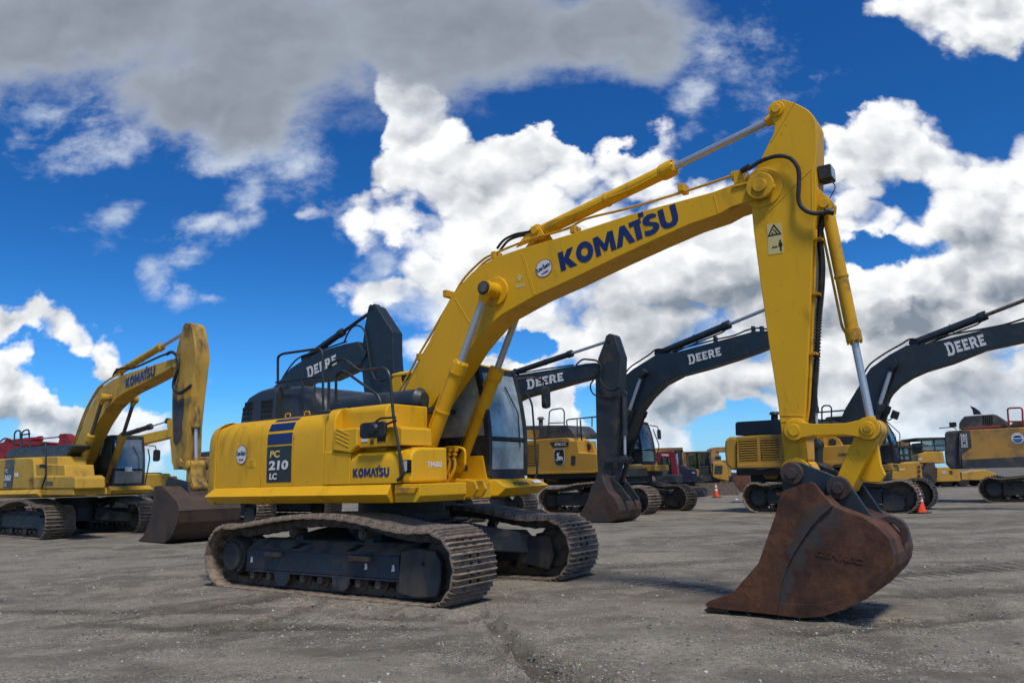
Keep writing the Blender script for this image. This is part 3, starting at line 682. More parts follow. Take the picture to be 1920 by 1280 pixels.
# rear, louvred part tapers forward-up
rings = []
for x, zt, R0, R1 in ((-2.62, 2.34, .72, -.95), (-2.60, 2.50, .80, -1.0), (-2.52, 2.62, .84, -1.02), (-2.40, 2.70, .86, -1.02), (-2.2, 2.76, .86, -1.02), (-1.72, 2.80, .86, -1.02)):
    z0 = 2.24; r = .13
    rings.append([(x, -p, z) for p, z in [(R0 + .02, z0), (R0, max(z0 + .02, zt - r)), (R0 - r * .3, zt - r * .35), (R0 - r, zt), (R1 + r, zt), (R1 + r * .3, zt - r * .35), (R1, max(z0 + .02, zt - r)), (R1 - .02, z0)]])
q.loft(rings); hd = q.obj('engine_hood', HOOD, ro, .012)
q = MB(); 
rings = []
for x, zt, R0, R1 in ((-1.74, 2.79, .74, -1.0), (-1.40, 2.77, .72, -1.0), (-1.15, 2.70, .68, -.96), (-.98, 2.56, .60, -.90), (-.90, 2.40, .52, -.85)):
    z0 = 2.24; r = .16 if zt > 2.5 else .08
    rings.append([(x, -p, z) for p, z in [(R0 + .02, z0), (R0, max(z0 + .02, zt - r)), (R0 - r * .3, zt - r * .35), (R0 - r, zt), (R1 + r, zt), (R1 + r * .3, zt - r * .35), (R1, max(z0 + .02, zt - r)), (R1 - .02, z0)]])
q.loft(rings); q.obj('engine_hood', HOOD, ro, .03, seg=3)
q = MB()   # grid of vents, side and top
for i in range(12):
    if 4 < i < 8: continue
    for j in range(5):
        x = -2.56 + i * .067; z = 2.31 + j * .075
        if z > 2.31 + .05 + (x + 2.56) * 1.9: continue
        if z > 2.60 - max(0, -2.45 - x) * 1.2: continue
        rh = .86 if x > -2.4 else (.84 + (x + 2.52) / .12 * .02 if x > -2.52 else .80)
        q.box(x, x + .042, rh - .03, rh + .022, z, z + .045)
for i in range(9):
    for j in range(5):
        x = -2.15 + i * .05; r = .66 - j * .09
        if i % 3 == 2: continue
        q.plan([(x, r), (x + .035, r), (x + .035, r - .06), (x, r - .06)], 2.79, 2.803 + (x + 1.72) * .06)
q.obj('vent_grid', HOLE, hd)['kind'] = 'stuff'
q = MB(); q.cyl((-.95, -.35, 2.40), (.62, -.30, 2.40), .17, 24); q.cyl((.62, -.30, 2.42), (.70, -.295, 2.42), .17, 24, .10); q.obj('muffler_cover', HOOD, ro, .01)
q = MB(); q.box(-1.0, .75, .95, -.3, 2.24, 2.31); q.obj('tread_plate', BLK, ro, .006)
q = MB(); q.plan([(-2.60, .98), (-2.60, -1.0), (-.5, -1.0), (-.5, .98)], 2.22, 2.262); q.obj('hood_base', BLK, ro, .006)
q = MB(); q.plan([(-2.37, -.4), (-2.37, -1.36), (-.62, -1.36), (-.62, -.4)], 1.31, 2.24); q.obj('side_door', Y, ro, .03)
q = MB(); q.plan([(-1.9, .6), (-1.9, -.9), (-.2, -.9), (-.2, .6)], 1.25, 2.24); q.obj('engine_bay', HOLE, ro)
q = MB(); q.tube([(-1.15, -1.12, 2.26), (-1.15, -1.12, 2.30), (-1.10, -1.12, 2.31), (-1.05, -1.12, 2.30), (-1.05, -1.12, 2.26)], .008, 6); q.tube([(-.75, -1.12, 2.26), (-.75, -1.12, 2.30), (-.70, -1.12, 2.31), (-.65, -1.12, 2.30), (-.65, -1.12, 2.26)], .008, 6); q.obj('lifting_eye', YA, ro)
# ---- handrails
def rail_px(px, R, r=.019, name='handrail', T=A, mat=BLK, rt=None, bend=.09):
    m = MB(); m.rail(T.t3(px, R), r, 8, bend); return m.obj(name, mat, T.o)
rail_px([(616, 768), (617, 682), (643, 671), (675, 696), (722, 689), (731, 702), (738, 785), (757, 890), (745, 900)], RS + .03)
rail_px([(630, 766), (630, 701), (644, 694), (712, 743), (717, 778)], .86)
rail_px([(521, 715), (521, 668), (530, 663), (600, 653), (605, 661), (606, 768)], .80)
rail_px([(517, 717), (602, 705)], .80, .014)
rail_px([(567.5, 768), (567.5, 686)], .80, .014); rail_px([(590, 762), (590, 708)], .80, .014)
rail_px([(703, 792), (712, 784), (742, 782)], RS + .03, .013)
q = MB(); c = A.tr([(676, 793), (724, 793), (724, 819), (676, 819)], RS + .1); xs = [p[0] for p in c]; zs = [p[1] for p in c]
q.prism(rrect(min(xs), max(xs), min(zs), max(zs), .05), RS + .12, RS + .07); mo = q.obj('rear_view_mirror', RUBBER, ro, .015, seg=3)
q = MB(); mc = ((min(xs) + max(xs)) / 2, (min(zs) + max(zs)) / 2); q.disc(mc[0] + .03, mc[1] + .01, RS + .12, RS + .15, .07, 16, .05); q.cyl((mc[0] + .03, -RS - .14, mc[1]), (max(xs) + .10, -RS - .03, mc[1] + .10), .014, 8); q.obj('mirror_mount', BLK, mo)

# ---- cab
def build_cab(T, x0, xb, xt, R0, R1, z0, z1, frame, body, hi=.36, gl=GLASS, mirror=True, rear_body=True, sill=None):
    """x0 rear, xb/xt front at bottom/top, R0 near side, R1 far side"""
    h = z1 - z0; sill = sill or z0 + h * hi; t = .07
    fx = lambda z: xb + (xt - xb) * max(0, (z - z0) / h) ** 1.6 + .06 * sin(pi * min(1, (z - z0) / h))
    co = MB()                                   # lower shell and floor
    o_ = MB()
    Z = [z0 + h * k / 8 for k in range(9)]
    # pillars along the two sides: front, middle, rear; swept tubes of square section
    def pillar(m, pts, w_, R, d):
        m.loft([[(x - w_ / 2, -R, z), (x + w_ / 2, -R, z), (x + w_ / 2, -(R - d), z), (x - w_ / 2, -(R - d), z)] for x, z in pts])
    m = MB()
    for R, d in ((R0, t), (R1, -t)):
        pillar(m, [(fx(z) - .045, z) for z in Z], .09, R, d)
        pillar(m, [(x0 + (xb - x0) * .42, z) for z in (z0, z1 - .02)], .08, R, d)
    # front cross members: sill, middle bar, top
    for z, hh, dep in ((z0 + .03, .14, .05), (z0 + h * .33, .035, .03), (z1 - .06, .09, .06)):
        x = fx(z); m.box(x - dep - .03, x - .012, R0 - t, R1 + t, z - hh / 2, z + hh / 2)
    # top side rails
    for R, d in ((R0, t), (R1, -t)):
        m.box(x0 + .05, fx(z1) - .05, R, R - d, z1 - .09, z1 - .005)
    # side skin, black from the front pillar back to the door edge
    m.prism([(x0 + (xb - x0) * .10, z0), (x0 + (xb - x0) * .10, sill), (fx(sill) - .05, sill), (fx(z0) - .05, z0)], R0 - .012, R0 - .035)
    m.prism([(x0 + (xb - x0) * .42, z0), (x0 + (xb - x0) * .42, sill), (fx(sill) - .05, sill), (fx(z0) - .05, z0)], R1 + .012, R1 + .035)
    fr = m.obj('cab_frame', frame, T.o, .010)
    m = MB()                                    # painted rear quarter and roof
    xr = x0 + (xb - x0) * .12
    for R, d in ((R0 + .004, .08), (R1 - .004, -.08)):
        m.prism([(x0, z0), (x0 - .02, z1 - .18), (x0 + .02, z1 - .05), (x0 + .10, z1 + .0), (xr, z1), (xr, z0)], R, R - d)
    m.box(x0, xr, R0 - .08, R1 + .08, z0, z0 + h * .42); 
    m.box(x0, xr, R0 - .08, R1 + .08, z1 - .12, z1)
    m.loft([[(x0 + .02, -(R0 + .01), z1 - .02), (x0 + .02, -(R1 - .01), z1 - .02), (fx(z1) - .02, -(R1 - .01), z1 - .02), (fx(z1) - .02, -(R0 + .01), z1 - .02)],
            [(x0 + .02, -(R0 + .01), z1 + .02), (x0 + .02, -(R1 - .01), z1 + .02), (fx(z1) - .04, -(R1 - .01), z1 + .01), (fx(z1) - .04, -(R0 + .01), z1 + .01)],
            [(x0 + .12, -(R0 - .10), z1 + .06), (x0 + .12, -(R1 + .10), z1 + .06), (fx(z1) - .18, -(R1 + .10), z1 + .05), (fx(z1) - .18, -(R0 - .10), z1 + .05)]])
    m.obj('cab_shell', body, T.o, .012)
    # glazing: front upper, front lower, sides, rear
    g = MB(); zs_ = [z0 + h * (.35 + .60 * k / 6) for k in range(7)]
    g.loft([[(fx(z) - .03, -(R0 - t), z), (fx(z) - .03, -(R1 + t), z), (fx(z) - .036, -(R1 + t), z), (fx(z) - .036, -(R0 - t), z)] for z in zs_])
    g.obj('windscreen', gl, fr)
    g = MB(); g.loft([[(fx(z) - .03, -(R0 - t), z), (fx(z) - .03, -(R1 + t), z), (fx(z) - .036, -(R1 + t), z), (fx(z) - .036, -(R0 - t), z)] for z in (z0 + .10, z0 + h * .31)])
    g.obj('lower_windscreen', gl, fr)
    for R, d in ((R0, .02), (R1, -.02)):
        g = MB(); g.prism([(xr, sill), (xr, z1 - .10), (fx(z1 - .1) - .09, z1 - .10), (fx(sill + h * .3) - .09, sill + h * .3), (fx(sill) - .09, sill)], R - d, R - d * 1.3); g.obj('side_window', gl, fr)
    g = MB(); g.box(x0 + .03, x0 + .036, R0 - .10, R1 + .10, z0 + h * .42, z1 - .12); g.obj('rear_window', gl, fr)
    # inside: seat, console, monitor, floor
    c_ = (R0 + R1) / 2; xs_ = x0 + (xb - x0) * .42
    s = MB(); s.box(xs_ - .22, xs_ + .25, c_ + .24, c_ - .24, z0 + .38, z0 + .52); s.prism([(xs_ - .25, z0 + .48), (xs_ - .12, z0 + .52), (xs_ - .22, z0 + 1.08), (xs_ - .34, z0 + 1.06)], c_ + .23, c_ - .23)
    s.prism([(xs_ - .33, z0 + 1.08), (xs_ - .24, z0 + 1.08), (xs_ - .27, z0 + 1.26), (xs_ - .34, z0 + 1.26)], c_ + .13, c_ - .13)
    s.obj('operator_seat', SEATM, fr, .04, seg=3)
    s = MB(); s.box(x0 + .05, xb - .12, R0 - .05, R1 + .05, z0, z0 + .06)
    for r in (c_ + .33, c_ - .33): s.box(xs_ - .2, xs_ + .28, r + .07, r - .07, z0 + .06, z0 + .62); s.cyl((xs_ + .22, -r, z0 + .6), (xs_ + .30, -r, z0 + .82), .018, 8)
    s.box(fx(z0 + .8) - .25, fx(z0 + .8) - .18, R0 - .09, R0 - .27, z0 + .62, z0 + .86)
    s.cyl((fx(z0 + .5) - .2, -c_ - .08, z0 + .06), (fx(z0 + .5) - .28, -c_ - .08, z0 + .5), .015, 8); s.cyl((fx(z0 + .5) - .2, -c_ + .08, z0 + .06), (fx(z0 + .5) - .28, -c_ + .08, z0 + .5), .015, 8)
    s.box(x0 + .05, x0 + .30, R0 - .08, R1 + .08, z0 + .06, z0 + h * .40)
    s.obj('cab_interior', BLK, fr, .008)
    s = MB(); z = z0 + h * .42; s.rail([(fx(z) - .005, -(R1 + .18), z - .25), (fx(z) + .0, -(R1 + .22), z + .25), (fx(z + .6) - .01, -(R1 + .38), z + .62)], .010, 6); s.obj('wiper', BLK, fr)
    return fr, fx
cf, cfx = build_cab(A, -.58, 1.25, 1.08, -.37, -1.30, 1.375, 2.93, BLK, Y, gl=glass('painted_sheen_glass', (.80, .93, .94), .85, dcol=(.60, .72, .74)))  # pale diffuse in these panes stands in for their bright sky reflection
q = MB(); q.prism([(-.5, 1.20), (-.5, 1.375), (.2, 1.375), (.26, 1.66), (1.16, 1.66), (1.22, 1.375), (1.22, 1.20)], -.352, -.38); q.box(-.5, 1.22, -.355, -1.3, 1.30, 1.37); cbp = q.obj('cab_base_panel', Y, ro, .012)
q = MB(); q.box(.62, .90, -.349, -.352, 1.46, 1.54); q.obj('serial_plate', GRY, cbp)
q = MB(); q.plan([(.5, -.30), (.5, -1.33), (1.30, -1.33), (1.34, -.38), (1.30, -.30)], 1.11, 1.34); fp = q.obj('cab_step', Y, ro, .01)
# front-left step pontoon under the cab
rings = []
q = MB(); q.loft([[(1.26, .30, 1.12), (1.40, .36, 1.12), (1.52, .40, 1.22), (1.36, .36, 1.33), (1.26, .30, 1.33)], [(1.26, 1.34, 1.12), (1.38, 1.34, 1.12), (1.52, 1.44, 1.24), (1.36, 1.40, 1.33), (1.26, 1.34, 1.33)]])
q.obj('front_pontoon', Y, fp, .008)
fr_ = lambda u, v, t: Vector((1.515 - v * .55 * .14, .60 + u * .085, 1.243 + v * .62 * .11))
text('K22766', BLK, fp, None, None, 0, 0, bold=.03, fr=lambda u, v, t: Vector((1.492 - v * .062, .66 + u * .34, 1.256 + v * .043)))
q = MB(); q.loft([[(1.487, 1.12, 1.268), (1.487, 1.32, 1.268), (1.425, 1.32, 1.308), (1.425, 1.12, 1.308)], [(1.490, 1.12, 1.272), (1.490, 1.32, 1.272), (1.428, 1.32, 1.312), (1.428, 1.12, 1.312)]]); q.obj('sticker', WHT, fp)
c3 = A.t3([(868, 902), (882, 902), (882, 912), (868, 912)], -.28)
q = MB(); q.loft([[(x, y - .012, z) for x, y, z in c3], [(x, y - .016, z) for x, y, z in c3]]); q.obj('sticker', WHT, fp)
# mirror and grab rail on the far front corner
q = MB(); q.rail([(1.20, 1.34, 1.25), (1.36, 1.40, 1.36), (1.30, 1.40, 2.45), (1.22, 1.33, 2.62)], .016, 8, .1); q.obj('grab_rail', BLK, ro)
q = MB(); q.rail([(1.10, 1.30, 2.80), (1.32, 1.46, 2.82), (1.40, 1.60, 2.78), (1.40, 1.62, 2.66)], .013, 8, .05); mo = q.obj('mirror_arm', BLK, ro)
q = MB(); q.loft([[(1.36, 1.56 + a, 2.36 + b) for a, b in rrect(0, .17, 0, .34, .05)], [(1.43, 1.56 + a, 2.36 + b) for a, b in rrect(.01, .16, .01, .33, .05)]]); q.obj('rear_view_mirror', RUBBER, mo, .01)

# ---- boom
HW = .205
low = [(748, 822), (784, 790), (812, 758), (833, 726), (858, 690), (881, 654), (898, 633), (918, 610), (940, 590), (972, 572), (1004, 554), (1060, 529), (1153, 484), (1224, 451), (1294, 420), (1347, 402), (1372, 388), (1408, 376)]
tip = [(1432, 368), (1442, 358), (1446, 346), (1440, 335), (1430, 329), (1405, 334)]
upp = [(1336, 360), (1181, 402), (1069, 439), (976, 466), (925, 484), (900, 499), (884, 512), (862, 535), (842, 562), (791, 668), (747, 752), (738, 790)]
bp_ = A.tr(low + tip + upp, HW)
bp_ = bp_ + [(.06, 2.05), (.03, 1.90), (.08, 1.76), (.18, 1.72)]
boom = MB(); boom.prism(bp_, HW, -HW); bo = boom.obj('boom', Y, ro, .010, smooth=28)
# side-plate flanges: raised border lines along both edges and the weld seams
e = MB()
L_ = A.tr(low[1:], HW); U_ = A.tr(upp[:-1], HW)
def edge_strip(mb, P, wd, R0, R1):
    top = []; bot = []
    for i, p in enumerate(P):
        a = Vector(P[max(0, i - 1)]); b = Vector(P[min(len(P) - 1, i + 1)]); d = (b - a).normalized(); n = Vector((-d.y, d.x)); top.append(p); bot.append((p[0] + n.x * wd, p[1] + n.y * wd))
    for i in range(len(P) - 1): mb.prism([top[i], top[i + 1], bot[i + 1], bot[i]], R0, R1)
for a, b in (((977, 474), (1000, 553)), ((980, 473), (1003, 552)), ((1338, 366), (1347, 400)), ((760, 757), (784, 788)), ((853, 560), (893, 625))):
    p = A.tr([a, b], HW); d = (Vector(p[1]) - Vector(p[0])).normalized(); n = Vector((-d.y, d.x)) * .006
    e.prism([(p[0][0] - n.x, p[0][1] - n.y), (p[1][0] - n.x, p[1][1] - n.y), (p[1][0] + n.x, p[1][1] + n.y), (p[0][0] + n.x, p[0][1] + n.y)], HW + .004, HW - .01)
e.obj('weld_seam', Y, bo, .002)
bc = A.tr([(912, 541)], .42)[0]
q = MB(); q.disc(bc[0], bc[1], HW + .03, -HW - .03, .19, 32, .19); q.disc(bc[0], bc[1], HW + .12, -HW - .12, .105, 24); q.disc(bc[0], bc[1], .50, -.50, .055, 20); bs = q.obj('pin_boss', Y, bo, .012)
q = MB(); q.disc(bc[0], bc[1], .46, .50, .085, 24); q.disc(bc[0], bc[1], -.46, -.50, .085, 24); q.obj('pin_cap_ring', BLK, bs, .006)
q = MB(); q.disc(bc[0], bc[1], .50, .508, .065, 24); q.obj('pin_cap', GRY, bs, .003)
tp = A.tr([(1423, 347)], .27)[0]
q = MB(); q.disc(tp[0], tp[1], HW + .05, HW, .145, 32); q.disc(tp[0], tp[1], .275, -.275, .075, 20); q.disc(tp[0], tp[1], -HW, -HW - .05, .145, 32)
q.prism([(tp[0] - .02, tp[1] - .10), (tp[0] + .16, tp[1] - .06), (tp[0] + .16, tp[1] - .02), (tp[0], tp[1] - .05)], .245, .225); q.obj('pin_boss', Y, bo, .01)
P0, P1 = A.tr([(1052.5, 509), (1275, 418.5)], HW)
letters(logo_heavy, BLUEV, bo, P0, P1, HW, .245)
s0, s1 = A.tr([(1020, 503), (1037, 497)], HW); dealer(HW + .002, s0, .125, .115, bo, ang=.33)
q = MB(); c = A.tr([(974, 521)], HW)[0]; q.prism([(c[0] - .05, c[1]), (c[0], c[1] - .05), (c[0] + .05, c[1]), (c[0], c[1] + .05)], HW + .003, HW); c = A.tr([(975, 536)], HW)[0]; q.box(c[0] - .06, c[0] + .07, HW + .003, HW, c[1] - .02, c[1] + .02); q.obj('warning_sticker', SIGNY, bo)
# ---- arm
HA = .165
arm_px = [(1442, 200), (1448, 191), (1466, 186), (1485, 191), (1503, 199), (1516, 207), (1525, 217), (1530, 230), (1531, 250), (1531, 285), (1528, 312), (1530, 330), (1530, 400), (1524, 450), (1519, 589), (1513, 708), (1509, 785), (1512, 862), (1498, 875), (1478, 873), (1470, 862), (1465, 812), (1458, 752), (1444.5, 666), (1424, 518), (1413, 434), (1408, 380), (1407, 334), (1416, 317), (1428, 295), (1442, 266), (1450, 250), (1452, 234), (1445, 218)]
ap = A.tr(arm_px, HA)
m = MB(); m.prism(ap, HA, -HA); ao = m.obj('arm', Y, ro, .010, smooth=28)
at = A.tr([(1454, 203)], .2)[0]; bk = A.tr([(1487, 887)], .27)[0]; bt = A.tr([(1546, 383)], .10)[0]; ln = A.tr([(1489, 806)], .24)[0]; lr = A.tr([(1627, 803)], .24)[0]; bl = A.tr([(1574, 914)], .27)[0]
q = MB()
q.disc(at[0], at[1], HA + .02, -HA - .02, .085, 28); q.disc(at[0], at[1], HA + .04, -HA - .04, .05, 20); q.obj('pin_boss', Y, ao, .01)
for c_, e_, r_ in ((bk, .02, .15), (ln, .02, .12), (tp, .012, .22)): q = MB(); q.disc(c_[0], c_[1], HA + e_, -HA - e_, r_, 32); q.obj('pin_boss', Y, ao, .01)
q = MB()
for R0 in (.12, -.08):
    q.prism([(bt[0] - .18, bt[1] + .36), (bt[0] + .02, bt[1] + .09), (bt[0] + .075, bt[1] + .02), (bt[0] + .06, bt[1] - .06), (bt[0] - .0, bt[1] - .09), (bt[0] - .20, bt[1] - .16)], R0, R0 - .035)
q.disc(bt[0], bt[1], .15, -.14, .05, 20); q.obj('cylinder_ear', Y, ao, .006)
q = MB()
def seam(mb, a, b, R, T=A, w_=.006, h_=.005):
    p = T.tr([a, b], R); d = (Vector(p[1]) - Vector(p[0])).normalized(); n = Vector((-d.y, d.x)) * w_
    mb.prism([(p[0][0] - n.x, p[0][1] - n.y), (p[1][0] - n.x, p[1][1] - n.y), (p[1][0] + n.x, p[1][1] + n.y), (p[0][0] + n.x, p[0][1] + n.y)], R + h_, R - .01)
for a, b in (((1490, 192), (1446, 266)), ((1418, 420), (1522, 316)), ((1461, 778), (1506, 779)), ((1522, 320), (1523, 400)), ((1463, 790), (1509, 790))):
    q = MB(); seam(q, a, b, HA); q.obj('weld_seam', Y, ao, .002)
q = MB(); q.loft([[(p[0], -HA * .92, p[1]) for p in A.tr([(1533, 224), (1540, 240), (1541, 300), (1538, 316)], 0)]] * 1, cap=False) if False else None
# warning stickers on the arm
ws = A.tr([(1438, 421), (1465, 418), (1469, 474), (1441, 478)], HA)
q.bm.free() if False else None
m = MB(); m.prism(ws, HA + .003, HA); st = m.obj('warning_sticker', SIGNY, ao)
wc = ((ws[0][0] + ws[1][0] + ws[2][0] + ws[3][0]) / 4, (ws[0][1] + ws[2][1]) / 2)
m = MB(); R_ = HA + .005
def tri(mb, cx, cz, s, t):
    o = [(cx + s * cos(radians(a)), cz + s * sin(radians(a))) for a in (90, 210, 330)]; i_ = [(cx + (s - t) * cos(radians(a)), cz + (s - t) * sin(radians(a))) for a in (90, 210, 330)]
    for k in range(3): j = (k + 1) % 3; mb.prism([o[k], o[j], i_[j], i_[k]], R_, R_ - .003)
tri(m, wc[0], wc[1] + .075, .085, .028)
for dx_, dz_ in ((-.02, .055), (.01, .07), (-.005, .09), (.02, .05)): m.box(wc[0] + dx_ - .008, wc[0] + dx_ + .01, R_, R_ - .003, wc[1] + dz_ - .004, wc[1] + dz_ + .012)
m.disc(wc[0] + .05, wc[1] - .035, R_, R_ - .003, .012, 10); m.prism([(wc[0] + .035, wc[1] - .05), (wc[0] + .065, wc[1] - .05), (wc[0] + .072, wc[1] - .09), (wc[0] + .06, wc[1] - .10), (wc[0] + .058, wc[1] - .145), (wc[0] + .042, wc[1] - .145), (wc[0] + .04, wc[1] - .10), (wc[0] + .028, wc[1] - .09)], R_, R_ - .003)
m.prism([(wc[0] - .04, wc[1] - .09), (wc[0] - .02, wc[1] - .075), (wc[0] - .02, wc[1] - .105)], R_, R_ - .003); m.prism([(wc[0] + .02, wc[1] - .09), (wc[0] + .0, wc[1] - .075), (wc[0] + .0, wc[1] - .105)], R_, R_ - .003); m.box(wc[0] - .02, wc[0], R_, R_ - .003, wc[1] - .094, wc[1] - .086)
m.obj('warning_pictogram', BLK, st)
# ---- cylinders
bb1 = A.tr([(800, 858)], .36)[0]
near_top = (bc[0], bc[1])
cb0 = A.tr([(794, 872)], .40)[0]
ram(A, cb0, near_top, .585, .088, .047, .40, Y, pipe=True, rot_pipe=-1)
ram(A, cb0, near_top, .585, .088, .047, -.40, Y, pipe=True, rot_pipe=-1)
ac0, acg = A.tr([(1012, 436), (1262, 318)], .0)
ram(A, ac0, at, .60, .082, .043, 0, Y, pipe=False)
q = MB()
for R0 in (.10, -.07): q.prism([(ac0[0] - .32, ac0[1] - .16), (ac0[0] - .06, ac0[1] + .07), (ac0[0] + .03, ac0[1] + .08), (ac0[0] + .08, ac0[1] + .0), (ac0[0] + .14, ac0[1] - .10)], R0, R0 - .03)
q.disc(ac0[0], ac0[1], .14, -.12, .05, 16); q.obj('cylinder_ear', Y, bo, .006)
# pipes riding on the arm cylinder and on the boom
q = MB()
for R in (.07,): q.tube(A.t3([(1000, 436), (1035, 416), (1080, 400), (1128, 378), (1141, 371), (1180, 356), (1230, 330), (1243, 318), (1250, 308)], R), .014, 8)
q.obj('pressure_pipe', Y, bo)
q = MB()
q.tube(A.t3([(722, 782), (726, 766), (739, 748), (762, 709), (781, 673), (808, 627), (834, 582), (852, 552), (871, 521), (903, 489), (926, 476), (990, 450), (1060, 430), (1100, 410), (1180, 390), (1300, 354), (1388, 324), (1402, 319)], .15), .016, 8)
q.tube(A.t3([(730, 784), (734, 768), (746, 750), (768, 711), (787, 675), (814, 629), (840, 585), (858, 556), (876, 528), (906, 494), (930, 480)], .02), .015, 8)
q.tube(A.t3([(738, 788), (741, 772), (750, 756), (772, 716), (791, 679), (816, 636)], .19), .013, 8)
q.obj('pressure_pipe', YA, bo)
for px in ((790, 668), (840, 550), (930, 478), (1078, 430), (1280, 352), (1380, 330)):
    q = MB(); c = A.tr([px], .12)[0]; q.box(c[0] - .035, c[0] + .035, .19, .02, c[1] - .06, c[1] + .035); q.obj('pipe_clamp', YA, bo, .006)
q = MB(); q.tube(A.t3([(1402, 318), (1425, 303), (1450, 294), (1470, 293), (1486, 300), (1497, 318), (1498, 345), (1497, 372), (1503, 388), (1520, 399), (1545, 400), (1556, 396)], HA + .07), .022, 10); q.obj('hydraulic_hose', RUBBER, ao)
q = MB(); q.tube(A.t3([(932, 466), (945, 450), (965, 440), (985, 436), (1003, 432)], .10), .018, 8); q.tube(A.t3([(936, 472), (952, 452), (972, 443), (992, 440), (1008, 436)], -.02), .018, 8); q.obj('hydraulic_hose', RUBBER, bo)
q = MB(); c = A.tr([(1398, 316)], HA + .06)[0]; q.cyl((c[0] - .05, -HA - .06, c[1] - .02), (c[0] + .05, -HA - .06, c[1] + .02), .032, 8); c = A.tr([(1556, 396)], HA)[0]; q.cyl((c[0] - .04, -HA - .06, c[1]), (c[0] + .04, -HA - .02, c[1] - .03), .032, 8); q.obj('hose_fitting', BLK, ao, .004)
q = MB(); c = A.tr([(1384, 330)], HW)[0]; q.box(c[0] - .05, c[0] + .05, HW + .01, .05, c[1] - .08, c[1] + .06); q.box(c[0] - .07, c[0] + .09, HW + .02, HW, c[1] - .12, c[1] - .09); q.obj('pipe_bracket', Y, bo, .005)
# ribbed hose down the front of the arm
q = MB(); hp = catmull([Vector(v) for v in A.t3([(1545, 405), (1537, 440), (1541, 490), (1540, 540), (1535, 600), (1531, 680), (1526, 740), (1520, 800)], .02)], 26)
q.tube(hp, .024, 8, False)
for i in range(0, len(hp) - 1, 2): d = (hp[i + 1] - hp[i]).normalized() * .008; q.cyl(hp[i] - d, hp[i] + d, .034, 8)
q.obj('hydraulic_hose', RUBBER, ao)
q = MB(); q.tube(A.t3([(1530, 430), (1527, 520), (1522, 640), (1517, 760), (1510, 800)], .10), .014, 8); q.obj('pressure_pipe', YA, ao)
for px in ((1536, 553), (1531, 664), (1540, 450)):
    q = MB(); c = A.tr([px], .05)[0]; q.box(c[0] - .10, c[0] + .02, .14, -.02, c[1] - .012, c[1] + .012); q.obj('pipe_clamp', YA, ao, .003)
# work lamp on the arm
q = MB(); c = A.tr([(1548, 328)], .0)[0]; q.box(c[0] - .055, c[0] + .075, .10, -.09, c[1] - .075, c[1] + .075); wl = q.obj('arm_work_light', RUBBER, ao, .012)
q = MB(); q.box(c[0] + .074, c[0] + .080, .085, -.075, c[1] - .06, c[1] + .06); q.obj('lens', LAMPG, wl)
q = MB(); q.tube([(c[0] + .04, -.05, c[1] - .07), (c[0] + .09, -.06, c[1] - .17), (c[0] + .04, -.08, c[1] - .27), (c[0] + .02, -.1, c[1] - .33)], .006, 6); q.obj('cable', RUBBER, wl)
ram(A, bt, lr, .62, .062, .036, 0, YA, pipe=True, rot_pipe=1)
# ---- bucket links
def link(T, p, q_, r0, r1, wd, R0, R1, mat, name, n=14, par=None):
    P = Vector(p); Q = Vector(q_); a = atan2((Q - P).y, (Q - P).x); m = MB()
    pts = [(P.x + r0 * cos(a + t), P.y + r0 * sin(a + t)) for t in [radians(50 + 260 * i / n) for i in range(n + 1)]]
    mid1 = P.lerp(Q, .28); mid2 = P.lerp(Q, .72); nn = Vector((-sin(a), cos(a))) * wd
    pts += [tuple(mid1 - nn), tuple(mid2 - nn)]
    pts += [(Q.x + r1 * cos(a + t), Q.y + r1 * sin(a + t)) for t in [radians(-130 + 260 * i / n) for i in range(n + 1)]]
    pts += [tuple(mid2 + nn), tuple(mid1 + nn)]
    m.prism(pts, R0, R1); m.disc(P.x, P.y, R0 + .012, R0 - .002, r0 * .58, 20); m.disc(Q.x, Q.y, R0 + .015, R0 - .002, r1 * .62, 20)
    return m.obj(name, mat, par or T.o, .006)
link(A, ln, lr, .10, .105, .055, .25, .20, Y, 'rocker_link'); link(A, ln, lr, .10, .105, .055, -.20, -.25, Y, 'rocker_link')
q = MB(); q.disc(lr[0], lr[1], .275, -.275, .040, 6); q.disc(lr[0], lr[1], .262, -.262, .058, 20); q.obj('link_pin', YA, ro, .004)
for R0 in (.195, -.185): q = MB(); q.disc(lr[0], lr[1], R0, R0 - .012, .108, 24); q.obj('pin_seal', STEELD, ro, .003)
q = MB(); P = Vector(lr); Q = Vector(bl); d = (Q - P).normalized(); n = Vector((-d.y, d.x))
q.prism([tuple(P + n * .10), tuple(P - n * .09), tuple(P.lerp(Q, .5) - n * .085), tuple(Q - n * .08 - d * .05), tuple(Q + d * .09), tuple(Q + n * .09), tuple(P.lerp(Q, .5) + n * .095)], .18, -.18)
q.disc(P.x, P.y, .19, -.19, .10, 24)
pb = P.lerp(Q, .62) + n * .02
q.prism([tuple(P.lerp(Q, .12) + n * .08), tuple(P.lerp(Q, .45) + n * .20), tuple(P.lerp(Q, .56) + n * .27), tuple(P.lerp(Q, .70) + n * .26), tuple(P.lerp(Q, .78) + n * .16), tuple(P.lerp(Q, .80) + n * .05)], .03, -.03)
bkl = q.obj('bucket_link', Y, ro, .012)
